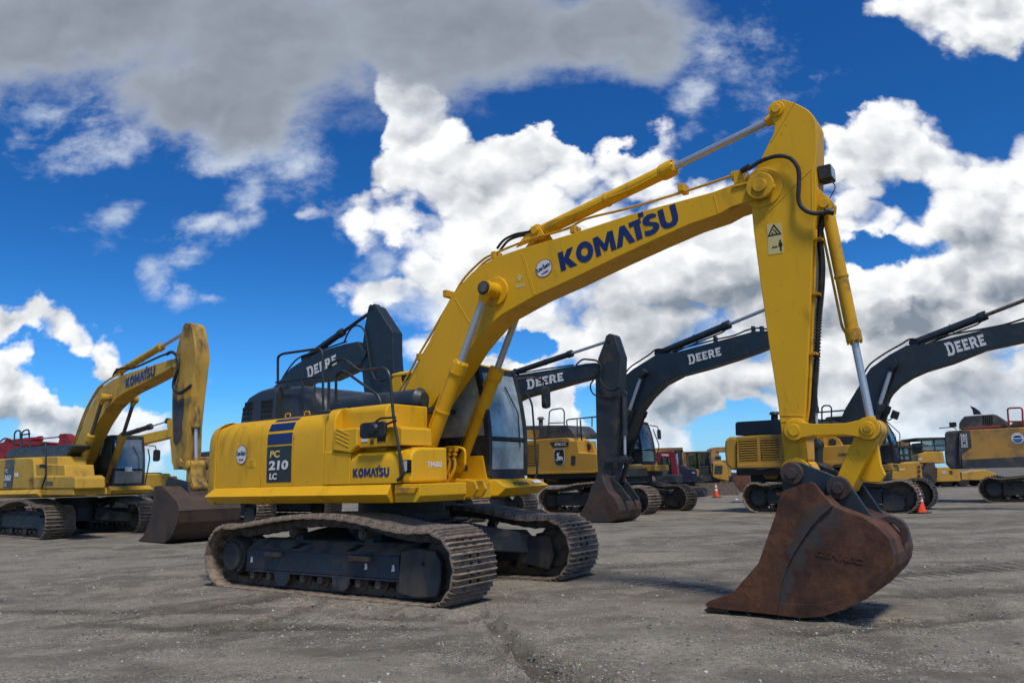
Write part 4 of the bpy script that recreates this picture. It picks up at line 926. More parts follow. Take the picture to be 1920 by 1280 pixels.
# ---- bucket
HB = .56
BK = {}
def worn_patch(mat, spots, col):
    t = NT(mat.node_tree); p = t.n['Principled BSDF']; old = p.inputs['Base Color'].links[0].from_socket; f = None
    oc = t.n.new('ShaderNodeTexCoord').outputs['Object']; nz = t.noise(oc, 5, 7, .62)
    for (x, z, rx_, rz_) in spots:
        d = t.v('LENGTH', t.v('MULTIPLY', t.v('SUBTRACT', oc, (x, -.56, z)), (1 / rx_, .8, 1 / rz_)))
        d = t.m('SUBTRACT', 1.0, d); f = d if f is None else t.m('MAXIMUM', f, d)
    f = t.ramp(t.m('ADD', f, t.m('MULTIPLY', t.m('SUBTRACT', nz, .5), 1.0)), .0, .6, 0, .8)
    t.set(p.inputs['Base Color'], t.mix(f, old, col))
_sp = [A.tr([q_], .56)[0] for q_ in ((1548, 968), (1520, 1000), (1496, 1040), (1477, 1085), (1468, 1120))]
worn_patch(RUST, [(_sp[0][0], _sp[0][1], .20, .16), (_sp[1][0], _sp[1][1], .14, .17), (_sp[2][0], _sp[2][1], .10, .18), (_sp[3][0], _sp[3][1], .07, .18), (_sp[4][0], _sp[4][1], .05, .12)], (.052, .050, .050))
side = [(1470, 919), (1519, 903), (1528, 906), (1547, 930), (1566, 950), (1592, 960), (1619, 970), (1648, 989), (1669, 1013), (1676, 1042), (1673, 1066), (1664, 1084), (1630, 1119), (1582, 1143), (1539, 1156), (1499, 1158), (1457, 1152), (1364, 1142), (1327, 1137), (1323, 1131), (1334, 1124), (1374, 1111), (1423, 1055), (1435, 1021), (1454, 967), (1462, 935)]
sp = A.tr(side, HB); sp = [(x, max(z, .015)) for x, z in sp]
bkm = MB()
for R0 in (HB, -HB + .03): bkm.prism(sp, R0, R0 - .03)
# curved shell between the side plates (from behind the ears round to the lip)
shell = [sp[i] for i in range(3, 19)]
inner = []
for i, p in enumerate(shell):
    a = Vector(shell[max(0, i - 1)]); b = Vector(shell[min(len(shell) - 1, i + 1)]); d = (b - a).normalized(); inner.append((p[0] + d.y * .03, p[1] - d.x * .03))
for i in range(len(shell) - 1): bkm.prism([shell[i], shell[i + 1], inner[i + 1], inner[i]], HB - .03, -HB + .03)
bko = bkm.obj('bucket', RUST, ro, .006)
q = MB()   # cutter plate at the front edge, and wear strip along the bottom
cut = A.tr([(1470, 919), (1519, 903), (1528, 906), (1563, 948), (1540, 968), (1526, 983), (1510, 1005), (1491, 1035), (1478, 1062), (1466, 1095), (1461, 1130), (1457, 1152), (1364, 1142), (1327, 1137), (1323, 1131), (1334, 1124), (1374, 1111), (1423, 1055), (1435, 1021), (1454, 967), (1462, 935)], HB)
cut = [(x, max(z, .018)) for x, z in cut]
q.prism(cut, HB + .025, HB); q.prism(cut, -HB, -HB - .025); q.obj('side_cutter', RUST, bko, .006)
q = MB(); wpx = A.tr([(1461, 1130), (1500, 1132), (1539, 1131), (1580, 1120), (1620, 1103), (1650, 1080), (1672, 1062), (1673, 1066), (1664, 1084), (1630, 1119), (1582, 1143), (1539, 1156), (1499, 1158), (1457, 1152)], HB)
q.prism([(x, max(z, .02)) for x, z in wpx], HB + .014, HB); q.obj('wear_plate', RUST, bko, .004)
q = MB()   # teeth
tx = sorted(cut)[0]
for k in range(5):
    R = -HB + .05 + k * (2 * HB - .10) / 4
    q.prism([(tx[0] - .03, .03), (tx[0] + .10, .105), (tx[0] + .22, .125), (tx[0] + .22, .02), (tx[0] + .0, .012)], R + .045, R - .045)
q.obj('bucket_teeth', RUSTD, bko, .01)
ears = A.tr([(1470, 880), (1474, 870), (1489, 865), (1505, 868), (1587, 900), (1595, 909), (1643, 978), (1646, 984), (1619, 972), (1592, 961), (1566, 951), (1528, 907), (1519, 904), (1470, 919), (1467, 912)], .27)
m = MB(); m.prism(ears, .30, .25); m.prism(ears, -.25, -.30); eo = m.obj('bucket_ear', DB, bko, .008)
e2 = A.tr([(1470, 919), (1519, 903), (1528, 906), (1566, 950), (1592, 960), (1619, 970), (1648, 989)], .5)
q = MB()
for c_ in (bk, bl):
    for s in (1, -1): q.disc(c_[0], c_[1], s * .30, s * .335, .115, 28, .105); q.disc(c_[0], c_[1], s * .335, s * .36, .055, 8)
q.disc(bk[0], bk[1], .25, -.25, .05, 16); q.disc(bl[0], bl[1], .25, -.25, .05, 16)
q.obj('bucket_pin', RUSTD, bko, .006)
# top closing plate under the ears
q = MB(); tpz = A.tr([(1470, 922), (1528, 912), (1566, 954), (1592, 965), (1619, 975), (1648, 992)], .27); tp2 = [(x, z - .03) for x, z in tpz]
for i in range(len(tpz) - 1): q.prism([tpz[i], tpz[i + 1], tp2[i + 1], tp2[i]], HB - .03, -HB + .03)
q.obj('bucket_top_plate', RUST, bko)
hk = A.tr([(1672, 996)], 0)[0]
q = MB(); q.ringplate(hk[0], hk[1], .045, -.045, .145, .075, 22, radians(-75), radians(150)); q.box(hk[0] + .0, hk[0] + .05, .045, -.045, hk[1] - .28, hk[1] - .10); q.obj('lifting_eye', RUSTD, bko, .01)
c = A.tr([(1570, 1046)], HB)[0]
text('GENREC', RUST, bko, (c[0] - .20, c[1] + .02), (c[0] + .20, c[1] - .045), HB + .0, .052, bold=.04, thick=.004, shear=.3, name='raised_lettering')
# ---- hose manifold beside the boom foot
q = MB(); g = MB(); h = MB()
for k in range(4):
    c = A.tr([(826 + k * 10.5, 850)], .02)[0]; x, z = c; y0 = -.05
    q.cyl((x - .04, y0, z - .07), (x, y0, z + .06), .022, 8); q.cyl((x, y0, z + .03), (x, y0, z + .07), .035, 6); q.cyl((x - .02, y0, z - .02), (x - .01, y0, z + .01), .036, 6)
    h.tube([(x - .03, y0, z - .06), (x - .02, y0, z - .17), (x - .08, y0 - .01, z - .30), (x - .20, y0 - .01, z - .44)], .022, 8)
    g.cyl((x - .03, y0, z - .08), (x - .03, y0, z - .16), .026, 8)
q.obj('hose_union', YA, ro, .003); h.obj('hydraulic_hose', YA, ro); g.obj('hose_ferrule', STEELD, ro)
q = MB(); q.rail(A.t3([(846, 905), (840, 880), (830, 862), (826, 845), (838, 838), (860, 838), (872, 842), (872, 870)], .02), .018, 8); q.obj('pressure_pipe', Y, ro)

# ================================================================== the other excavators of the row
def px_prism(T, px, R, depth, name, mat, par=None, bevel=.015, seg=2):
    m = MB(); m.prism(T.tr(px, R), R, R - depth); return m.obj(name, mat, par or T.o, bevel, seg=seg)
def decal_px(T, px, R, name, mat, par, out=.012):
    m = MB(); m.prism(T.tr(px, R), R + out, R); return m.obj(name, mat, par)
def boom_of(T, px, hw, mat, closed_foot, name='boom'):
    pts = T.tr(px, hw) + closed_foot; m = MB(); m.prism(pts, hw, -hw); return m.obj(name, mat, T.o, .012)
def louvres(T, px, R, par, n=9, mat=YD):
    """a dark recess with horizontal slats, given by its four corners"""
    P = T.tr(px, R); (ax, az), (bx, bz), (cx_, cz), (dx_, dz_) = P
    o = decal_px(T, px, R, 'grille', HOLE, par, .006); m = MB()
    for k in range(n):
        t = (k + .5) / n; z0 = dz_ + (az - dz_) * t; z1 = cz + (bz - cz) * t; h = (az - dz_) / n * .24
        m.prism([(ax, z0 - h), (bx, z1 - h), (bx, z1 + h), (ax, z0 + h)], R + .022, R + .012)
    m.obj('slat', mat, o); return o
BSAG = [(.80, .80), (.62, .84), (.40, .93), (.15, .985), (-.10, .97), (-.36, .94), (-.60, .85), (-.92, .80)]
def sagk(k): return [(a, b * k) for a, b in BSAG]
def digger_bucket(T, px, hb, mat, par=None, shell_range=None):
    sp = T.tr(px, hb); sp = [(x, max(z, .02)) for x, z in sp]; m = MB()
    for R0 in (hb, -hb + .04): m.prism(sp, R0, R0 - .04)
    a, b = shell_range; sh = sp[a:b]; inn = []
    for i, p in enumerate(sh):
        u = Vector(sh[max(0, i - 1)]); v = Vector(sh[min(len(sh) - 1, i + 1)]); d = (v - u).normalized(); inn.append((p[0] + d.y * .04, p[1] - d.x * .04))
    for i in range(len(sh) - 1): m.prism([sh[i], sh[i + 1], inn[i + 1], inn[i]], hb - .04, -hb + .04)
    o = m.obj('bucket', mat, par or T.o, .01)
    q = MB(); x0 = min(p[0] for p in sp)
    for k in range(5):
        R = -hb + .08 + k * (2 * hb - .16) / 4; q.prism([(x0 - .16, .03), (x0 + .10, .14), (x0 + .10, .02)], R + .06, R - .06)
    q.obj('bucket_teeth', RUSTD, o); return o
def pins(T, lst, mat, par, name='pin_boss'):
    for (p, R, r) in lst:
        q = MB(); q.disc(p[0], p[1], R, -R, r, 20); q.obj(name, mat, par, .006)
def under_bg(T, L, r, gauge, wd, k=1.0, steel=None, fm=None): undercarriage(T, L, r, gauge, wd, sagk(k), frame_mat=fm or DBA, zf=(.27 * k, .58 * k), steel=steel)
STEELB = material('track_steel_brown', (.115, .082, .062), .7, .1, dirt=(.19, .15, .115), dirt_amt=.5, scale=8, bump=.4, var=.3)

# ---- B: old yellow excavator at the left, greasy arm, very wide bucket
B = Thing('excavator', 'worn yellow excavator at far left with greasy blackened arm and very wide dark bucket', 'excavator', (-13.99, 24.56), radians(-39.8), 'excavators parked in the yard')
under_bg(B, 2.015, .45, 1.295, .80, 1.08, steel=STEELB)
RB = 1.50
q = MB(); q.box(-2.9, 1.35, 1.3, -1.45, 1.15, 1.42); q.obj('deck', YBA, B.o, .02)
q = MB(); q.plan([(-2.5, 1.5), (-3.0, 1.45), (-3.25, 1.1), (-3.35, 0), (-3.25, -1.1), (-3.0, -1.45), (-2.5, -1.5)], 1.2, 2.38); q.obj('counterweight', YB, B.o, .12, seg=4)
hb = px_prism(B, [(-60, 917), (-60, 862), (0, 860), (28, 858), (54, 857), (62, 860), (64, 893), (64, 917)], RB, 1.0, 'side_door', YB, bevel=.05, seg=3)
px_prism(B, [(55, 857), (108, 855), (109, 893), (57, 894)], RB - .25, .8, 'fuel_tank', YB, bevel=.04)
px_prism(B, [(64, 869), (120, 871), (122, 892), (122, 895), (64, 895)], RB - .06, .8, 'step_box', YB, bevel=.04)
nbB = px_prism(B, [(52, 917), (52, 896), (58, 892), (136, 891), (141, 895), (141, 917)], RB, .8, 'nose_box', YB, bevel=.06, seg=3)
m = MB(); m.loft([[(-3.0, -(RB - .3), 1.40), (-3.0, -RB, 1.40), (-2.9, -RB - .12, 1.27), (-2.9, -RB + .02, 1.17), (-2.9, -(RB - .3), 1.17)], [(1.25, -(RB - .3), 1.40), (1.25, -RB, 1.40), (1.42, -RB - .12, 1.27), (1.32, -RB + .02, 1.17), (1.32, -(RB - .3), 1.17)]]); m.obj('side_skirt', YB, B.o, .01)
px_prism(B, [(72, 917), (137, 916), (137, 928), (76, 928)], RB - .02, .9, 'front_step', YB, bevel=.02)
decal_px(B, [(7, 914), (9, 875), (27, 874), (23, 914)], RB, 'model_placard', DKV, hb)
for y0 in (871, 867, 863): decal_px(B, [(10, y0 + .5), (11, y0 - 2), (28, y0 - 2.5), (27.5, y0 + .2)], RB, 'stripe', material('faded_stripe', (.10, .10, .14), .5), hb)
p = B.tr([(8.5, 901), (21, 901)], RB); text('360', WHT, hb, p[0], p[1], RB + .014, .19, bold=.04)
p = B.tr([(10, 886), (16, 886)], RB); text('PC', SIGNY, hb, p[0], p[1], RB + .014, .13, bold=.03)
p = B.tr([(9, 911), (13, 911)], RB); text('LC', WHT, hb, p[0], p[1], RB + .014, .10, bold=.03)
decal_px(B, [(28, 893), (28, 886), (34, 886), (34, 893)], RB, 'sticker', WHT, hb)
decal_px(B, [(86, 909), (86, 902), (99, 902), (99, 909)], RB, 'work_light', GRY, nbB)
px_prism(B, [(8, 860), (10, 850), (16, 842), (30, 839), (84, 835.5), (86, 859)], .95, 1.9, 'engine_hood', HOOD, bevel=.10, seg=3); px_prism(B, [(80, 860), (80, 837), (128, 833), (138, 835), (129, 848), (122, 860)], .95, .55, 'muffler_cover', HOOD, bevel=.06, seg=3)
for pts, R in (([(27, 857), (27, 812), (31, 807), (38, 807), (39, 857)], .9), ([(41, 857), (41, 810), (47, 806), (54, 805), (56, 838)], .9), ([(78, 915), (86, 892), (86, 832), (81, 829), (75, 834)], RB + .05), ([(40, 815), (56, 813)], .9)):
    rail_px(pts, R, .026, T=B)
q = MB(); q.prism(rrect(*[v for v in (B.tr([(76, 877)], RB + .1)[0][0], B.tr([(84, 877)], RB + .1)[0][0])], B.tr([(80, 877)], RB + .1)[0][1], B.tr([(80, 870)], RB + .1)[0][1], .03), RB + .14, RB + .08); q.obj('rear_view_mirror', RUBBER, B.o)
cfB, _ = build_cab(B, -.55, 1.50, 1.28, -.42, -1.42, 1.42, 3.0, BLK, BLK)
q = MB(); q.box(-.5, 1.50, -.40, -1.44, 1.18, 1.44); q.obj('cab_base_panel', YB, B.o, .02)
q = MB(); q.box(1.52, 1.53, -.85, -1.10, 1.93, 2.03) if False else q.loft([[(1.53, .78, 1.88), (1.53, 1.0, 1.88), (1.51, 1.0, 2.02), (1.51, .78, 2.02)], [(1.535, .78, 1.88), (1.535, 1.0, 1.88), (1.515, 1.0, 2.02), (1.515, .78, 2.02)]]); q.obj('sticker', WHT, cfB)
q = MB(); q.loft([[(1.45, .30, 1.18), (1.62, .35, 1.20), (1.66, .35, 1.32), (1.50, .32, 1.44)], [(1.45, 1.5, 1.18), (1.60, 1.55, 1.20), (1.66, 1.66, 1.32), (1.50, 1.6, 1.44)]]); q.obj('front_pontoon', YB, B.o, .01)
q = MB(); q.rail([(1.45, 1.46, 1.40), (1.50, 1.55, 2.3), (1.45, 1.5, 2.60)], .02); q.rail([(1.35, 1.42, 2.72), (1.50, 1.72, 2.70), (1.50, 1.75, 2.5)], .016); q.loft([[(1.48, 1.66 + a, 2.20 + b) for a, b in rrect(0, .22, 0, .38, .06)], [(1.54, 1.66 + a, 2.20 + b) for a, b in rrect(.01, .21, .01, .37, .06)]]); q.obj('rear_view_mirror', RUBBER, B.o)
Bb = boom_of(B, [(129, 881), (141, 878), (152, 858), (163, 830), (180, 797), (199, 767), (220, 745), (235, 735), (265, 720), (311, 695), (322, 689), (328, 684), (328, 677), (322, 673), (290, 683), (230, 702.5), (210, 712), (192, 725), (184, 735), (165, 770), (146, 820), (126, 872)], .24, YB, [])
pB = B.tr([(194, 745)], .45)[0]; tB = B.tr([(326, 680)], .3)[0]; aB = B.tr([(349, 612)], .2)[0]
pins(B, [(tB, .28, .13), (pB, .46, .10)], YBA, Bb)
for (a, b) in (((236, 727.5), (291, 703.5)),): P = B.tr([a, b], .24); letters(logo_heavy, BLUEV, Bb, P[0], P[1], .24, .29, out=.012)
for R in (.46, -.46): ram(B, B.tr([(144, 903)], .46)[0], pB, .56, .105, .055, R, YB, chrome=STEELD, pipe=True, rot_pipe=-1)
cB = B.tr([(224, 697)], 0)[0]; ram(B, cB, aB, .60, .10, .052, 0, YB, pipe=False)
Ba = MB(); ar = B.tr([(343, 612), (347, 605), (353, 605), (359, 612), (364, 640), (367, 670), (363, 700), (357, 750), (352, 800), (350, 850), (345, 880), (325, 880), (322, 850), (322, 780), (323, 720), (327, 680), (332, 650)], .2)
Ba.prism(ar, .2, -.2); Ba = Ba.obj('arm', YBA, B.o, .015)
px_prism(B, [(324, 746), (328, 750), (333, 753), (338, 748), (345, 745), (344, 770), (341, 795), (341, 812), (336, 829), (330, 834), (325, 828)], .207, .41, 'grease_plate', RUSTD, Ba, .0)
q = MB(); q.tube(B.t3([(313, 664), (322, 660), (332, 668), (334, 690), (326, 715), (327, 730), (336, 737), (352, 728), (358, 722)], .30), .045, 8); q.tube(B.t3([(212, 705), (218, 694), (232, 690), (250, 690), (300, 668), (315, 663)], .12), .03, 8); q.obj('hydraulic_hose', RUBBER, Ba)
q = MB(); q.tube(B.t3([(118, 878), (122, 868), (131, 848), (142, 819), (161, 768), (181, 732), (190, 722), (208, 709), (225, 701)], .12), .028, 8); q.tube(B.t3([(124, 878), (128, 866), (136, 847), (146, 818), (165, 767), (184, 733), (194, 722)], 0), .024, 8); q.obj('pressure_pipe', YB, Bb)
b1 = B.tr([(366, 690)], 0)[0]; b2 = B.tr([(368, 872)], 0)[0]; ram(B, b1, b2, .62, .10, .05, 0, YBA, pipe=True)
lnB = B.tr([(336, 868)], .25)[0]; link(B, lnB, b2, .13, .13, .07, .28, .22, YBA, 'rocker_link'); link(B, lnB, b2, .13, .13, .07, -.22, -.28, YBA, 'rocker_link')
bpB = B.tr([(320, 905)], .3)[0]; bqB = B.tr([(350, 912)], .3)[0]; link(B, b2, bqB, .13, .13, .09, .20, -.20, YBA, 'bucket_link')
m = MB(); m.prism([(bpB[0] - .16, bpB[1] + .05), (bpB[0] - .08, bpB[1] + .16), (bqB[0] + .1, bqB[1] + .12), (bqB[0] + .25, bqB[1] - .3), (bpB[0] - .3, bpB[1] - .25)], .34, .28); m.prism([(bpB[0] - .16, bpB[1] + .05), (bpB[0] - .08, bpB[1] + .16), (bqB[0] + .1, bqB[1] + .12), (bqB[0] + .25, bqB[1] - .3), (bpB[0] - .3, bpB[1] - .25)], -.28, -.34)
m.obj('bucket_ear', DBA, B.o, .01)
BKT = material('dull_bucket_steel', (.045, .034, .026), .7, .1, dirt=(.085, .052, .034), dirt_amt=.5, scale=2, bump=.3, var=.3)
digger_bucket(B, [(289, 911), (303, 910), (321, 928), (332, 941), (336, 957), (332, 980), (324, 1000), (315, 1013), (306, 1019), (284, 1022), (262, 1015), (270, 1000), (278, 983), (284, 960), (286, 940)], .82, BKT, shell_range=(1, 11))

# ---- C: black-boomed digger right behind the near machine, body hidden by it
C_ = Thing('excavator', 'black-boomed ochre excavator hidden behind the engine hood of the near yellow one', 'excavator', (-9.87, 29.72), radians(-38), 'excavators parked in the yard')
under_bg(C_, 2.15, .50, 1.45, .80, 1.15)
q = MB(); q.box(-3.0, 1.4, 1.4, -1.5, 1.32, 1.6); q.obj('deck', YD, C_.o, .02)
hc = px_prism(C_, [(352, 908), (352, 862), (356, 857), (470, 853), (620, 845), (625, 905)], 1.58, 1.2, 'side_door', YD, bevel=.06, seg=3)
P = C_.tr([(377.5, 880), (388, 879.5)], 1.58); text('35', WHT, hc, P[0], P[1], 1.60, .22, bold=.03)
q = MB(); q.plan([(-2.2, 1.5), (-2.9, 1.45), (-3.2, 1.0), (-3.3, 0), (-3.2, -1.0), (-2.9, -1.45), (-2.2, -1.5)], 1.36, 2.4); q.obj('counterweight', YD, C_.o, .12, seg=3)
px_prism(C_, [(371, 860), (372, 850), (376, 847), (520, 835), (530, 850)], 1.2, 2.2, 'engine_hood', HOOD, bevel=.06)
build_cab(C_, -.5, 1.4, 1.2, -.45, -1.5, 1.6, 3.15, BLK, YD)
cb = boom_of(C_, [(500, 775), (520, 755), (548, 733), (575, 716), (617, 712), (650, 697), (676, 682), (684, 672), (684, 662), (678, 652), (670, 640), (645, 645), (600, 658), (565, 677), (545, 690), (520, 718), (508, 730), (470, 790), (430, 850)], .26, DB, [(-.6, 1.9), (-.2, 1.7), (.3, 2.2)])
P = C_.tr([(577, 708), (632, 682)], .26); letters(logo_slab, WHT, cb, P[0], P[1], .26, .36, out=.012)
tC = C_.tr([(680, 664)], .3)[0]; aC = C_.tr([(697, 576)], .2)[0]
cm = MB(); cm.prism(C_.tr([(689, 583), (691, 574), (696, 571), (702, 572), (706, 576), (724, 604), (736, 622), (736, 660), (738, 690), (742, 706), (736, 740), (728, 800), (724, 850), (700, 850), (694, 800), (684, 750), (679, 700), (678, 660), (684, 610)], .23), .23, -.23); ca = cm.obj('arm', DB, C_.o, .02)
pins(C_, [(tC, .30, .15), (aC, .26, .09)], DB, ca)
cc_ = C_.tr([(573, 672)], 0)[0]; ram(C_, cc_, aC, .55, .12, .06, 0, DB, pipe=False, chrome=BLK)
pC = C_.tr([(505, 752)], .5)[0]
for R in (.48, -.48): ram(C_, (.9, 1.6), pC, .6, .11, .06, R, DB, pipe=False)
q = MB(); q.tube(C_.t3([(645, 642), (655, 620), (668, 610), (682, 618), (688, 645), (695, 690), (705, 712), (720, 712)], .3), .03, 8); q.tube(C_.t3([(530, 708), (548, 682), (565, 668), (590, 660), (650, 640)], .14), .03, 8); q.obj('hydraulic_hose', RUBBER, cb)

# ---- D: the digger whose black arm stands before the ochre body with the emblem
Dm = Thing('excavator', 'excavator with upright black arm and small rusty bucket behind the near yellow cab', 'excavator', (-2.21, 27.6), radians(-38.5), 'excavators parked in the yard')
under_bg(Dm, 2.015, .45, 1.295, .80, 1.05)
q = MB(); q.box(-2.8, 1.2, 1.3, -1.45, 1.18, 1.45); q.obj('deck', YD, Dm.o, .02)
q = MB(); q.box(-2.9, 1.1, 1.5, .55, 1.40, 2.3); q.obj('side_door', YD, Dm.o, .06)
q = MB(); q.plan([(-2.4, 1.5), (-3.0, 1.45), (-3.25, .9), (-3.3, 0), (-3.25, -.9), (-3.0, -1.45), (-2.4, -1.5)], 1.2, 2.35); q.obj('counterweight', YD, Dm.o, .1)
q = MB(); q.box(-2.7, -.6, 1.1, -1.1, 2.28, 2.75); q.obj('engine_hood', HOOD, Dm.o, .08)
q = MB(); q.loft([[(1.0, .4, 1.22), (1.55, .5, 1.25), (1.30, .45, 1.45)], [(1.0, 1.5, 1.22), (1.60, 1.7, 1.25), (1.35, 1.6, 1.45)]]); q.obj('front_pontoon', Y, Dm.o, .01)
build_cab(Dm, -2.0, -.3, -.45, -.45, -1.42, 1.45, 2.95, BLK, YD)
db = boom_of(Dm, [(975, 745), (1064, 719), (1113, 706), (1124, 700), (1127, 690), (1122, 683), (1116, 680), (1100, 681), (1072, 686), (1030, 693), (973, 702), (940, 711), (905, 730), (875, 765), (850, 820)], .24, DB, [(.0, 2.1), (.0, 1.75), (.3, 1.7), (.9, 2.5), (1.75, 3.5)])
P = Dm.tr([(989, 728.5), (1057, 713.6)], .24); letters(logo_slab, WHT, db, P[0], P[1], .24, .28, out=.012)
tD = Dm.tr([(1118, 690)], .3)[0]; aD = Dm.tr([(1143, 635)], .2)[0]
cm = MB(); cm.prism(Dm.tr([(1133, 640), (1136, 629), (1142, 625), (1147, 626), (1151, 629), (1164, 668), (1163, 700), (1160, 727), (1156, 790), (1150, 860), (1144, 893), (1121, 893), (1119, 862), (1116.5, 740), (1116, 706), (1121, 672)], .2), .2, -.2); da = cm.obj('arm', DBA, Dm.o, .02)
pins(Dm, [(tD, .25, .13), (aD, .23, .08)], DBA, da)
cD = Dm.tr([(968, 697)], 0)[0]; ram(Dm, cD, aD, .60, .095, .048, 0, DB, pipe=False)
q = MB()
q.tube(Dm.t3([(1080, 684), (1092, 674), (1105, 674), (1120, 677), (1127, 690), (1125, 710), (1135, 726), (1150, 731), (1166, 724)], .28), .03, 8)
q.tube(Dm.t3([(1113, 712), (1107, 722), (1110, 735), (1120, 742), (1140, 744), (1148, 745)], .30), .025, 8); q.tube(Dm.t3([(975, 700), (1020, 692), (1075, 684)], .1), .025, 8); q.obj('hydraulic_hose', RUBBER, da)
d1 = Dm.tr([(1170, 738)], 0)[0]; d2 = Dm.tr([(1172, 862)], 0)[0]; ram(Dm, d1, d2, .62, .085, .045, 0, DBA, pipe=True)
lD = Dm.tr([(1140, 862)], .25)[0]; bD = Dm.tr([(1124, 895)], .26)[0]; eD = Dm.tr([(1152, 905)], .26)[0]
link(Dm, lD, d2, .11, .12, .06, .27, .22, DBA, 'rocker_link'); link(Dm, lD, d2, .11, .12, .06, -.22, -.27, DBA, 'rocker_link')
m = MB(); P_ = Vector(d2); Q_ = Vector(eD); n = Vector((.07, 0)); m.prism([tuple(P_ - n), tuple(P_ + n), tuple(Q_ + n), tuple(Q_ - n)], .20, .12); m.prism([tuple(P_ - n), tuple(P_ + n), tuple(Q_ + n), tuple(Q_ - n)], -.12, -.20); m.obj('bucket_link', DBA, Dm.o, .01)
m = MB()
for R0 in (.30, -.24): m.prism([(bD[0] - .12, bD[1] + .05), (bD[0], bD[1] + .14), (bD[0] + .3, bD[1] + .08), (eD[0] + .2, eD[1] - .05), (eD[0] + .55, eD[1] - .50), (eD[0] + .2, eD[1] - .55), (bD[0] + .1, bD[1] - .5)], R0, R0 - .06)
m.obj('bucket_ear', DBA, Dm.o, .01)
digger_bucket(Dm, [(1123, 890), (1128, 891), (1133, 905), (1140, 921), (1151, 931), (1158, 945), (1160, 957), (1156, 971), (1147, 980), (1128, 983), (1108, 979), (1086, 965), (1094, 952), (1101, 938), (1108, 913), (1118, 897)], .68, RUSTD, shell_range=(1, 11))

# ---- E: body with the leaping-deer emblem, boom passing behind the near arm
E_ = Thing('excavator', 'ochre excavator with deer emblem and long black boom', 'excavator', (3.88, 29.87), radians(-42), 'excavators parked in the yard')
E_.o['label'] = 'ochre excavator with black and white deer emblem on its side and long black boom'
under_bg(E_, 2.05, .47, 1.30, .80, 1.12)
RE = 1.6
q = MB(); q.box(-3.3, 1.2, 1.45, -1.5, 1.30, 1.62); q.box(-2.9, 1.1, .9, -.9, 1.05, 1.32); q.obj('deck', DBA, E_.o, .02)
eb = px_prism(E_, [(960, 890), (960, 829), (1012, 823), (1063, 820), (1068, 822), (1069, 826), (1083, 825), (1085, 848), (1119, 850), (1121, 885), (1117, 886), (995, 889)], RE, 1.2, 'side_door', YD, bevel=.04, seg=3)
q = MB(); q.prism([(x, z) for x, z in E_.tr([(992, 889), (995, 885), (1119, 882), (1117, 886)], RE)], RE + .03, RE - .1); q.obj('side_skirt', YD, eb, .01)
q = MB(); q.plan([(-2.8, 1.55), (-3.4, 1.45), (-3.7, .9), (-3.75, 0), (-3.7, -.9), (-3.4, -1.45), (-2.8, -1.55)], 1.5, 2.8); q.obj('counterweight', YD, E_.o, .12, seg=3)
for (x0, x1, y0, y1) in ((989, 1011, 831, 871),): louvres(E_, [(x0, y0 + 2), (x1, y0), (x1, y1), (x0, y1 + 1)], RE, eb, 11, YD)
decal_px(E_, [(1031, 829), (1066, 827.5), (1066, 836), (1038, 838)], RE, 'model_placard', DKV, eb)
P = E_.tr([(1040, 836), (1062, 834.5)], RE); text('470G LC', WHT, eb, P[0], P[1], RE + .014, .115, bold=.02)
decal_px(E_, [(1071, 871), (1071, 854), (1079, 854), (1079, 871)], RE, 'vent', DBA, eb)
c = E_.tr([(1049, 857)], RE)[0]
def fE(out): return lambda u, v, t: Vector((c[0] + u * .33, -(RE + out + t), c[1] + v * .33))
def rr2(k): return [(x * .78 * k, z * k) for x, z in [(-1, .72), (-.72, 1), (.72, 1), (1, .72), (1, -.4), (.62, -.86), (0, -1.02), (-.62, -.86), (-1, -.4)]]
flat_letters([rr2(1.0)], 'emblem', WHT, eb, fE(.006), 0); em = flat_letters([rr2(.93)], 'emblem', BLK, eb, fE(.012), 0)
deer = [(-.30, .62), (-.20, .50), (-.14, .42), (-.06, .52), (.06, .60), (.02, .46), (.08, .40), (-.02, .34), (-.10, .30), (-.14, .18), (-.05, .12), (.15, .10), (.35, .06), (.52, .0), (.56, -.14), (.60, -.40), (.66, -.58), (.50, -.40), (.42, -.20), (.30, -.24), (.44, -.36), (.52, -.58), (.30, -.38), (.10, -.20), (-.10, -.18), (-.24, -.24), (-.46, -.16), (-.62, -.06), (-.48, -.22), (-.30, -.34), (-.54, -.30), (-.60, -.18), (-.50, -.38), (-.28, -.40), (-.10, -.30), (-.32, -.06), (-.30, .10), (-.30, .24), (-.42, .24), (-.32, .36)]
flat_letters([deer], 'emblem_animal', WHT, em, fE(.018), 0)
px_prism(E_, [(975, 823), (976, 798), (1030, 797), (1062, 797), (1068, 802), (1076, 812), (1077, 821)], 1.1, 1.6, 'engine_hood', GRY, bevel=.04)
px_prism(E_, [(986, 822), (986, 806), (1010, 805), (1010, 821)], 1.11, .1, 'vent_panel', YBA, bevel=.0)
q = MB(); c_ = E_.tr([(1014, 797), (1014, 784)], .8); q.cyl((c_[0][0], -.8, c_[0][1] - .1), (c_[1][0], -.8, c_[1][1]), .09, 14); q.cyl((c_[1][0], -.8, c_[1][1] - .04), (c_[1][0], -.8, c_[1][1] + .06), .17, 14, .10); q.obj('exhaust_stack', GRY, E_.o)
for pts, R, r in (([(1028, 817), (1030, 772), (1034, 768), (1053, 765), (1058, 770), (1058, 812)], 1.2, .026), ([(1030, 793), (1057, 792)], 1.2, .02), ([(1066, 818), (1062, 788), (1066, 786), (1118, 781)], 1.3, .026), ([(1083, 822), (1082, 786)], 1.3, .022), ([(1092, 846), (1088, 786)], 1.3, .03), ([(1110, 800), (1110, 783)], 1.3, .022), ([(1083, 815), (1092, 816)], 1.3, .018)): rail_px(pts, R, r, T=E_)
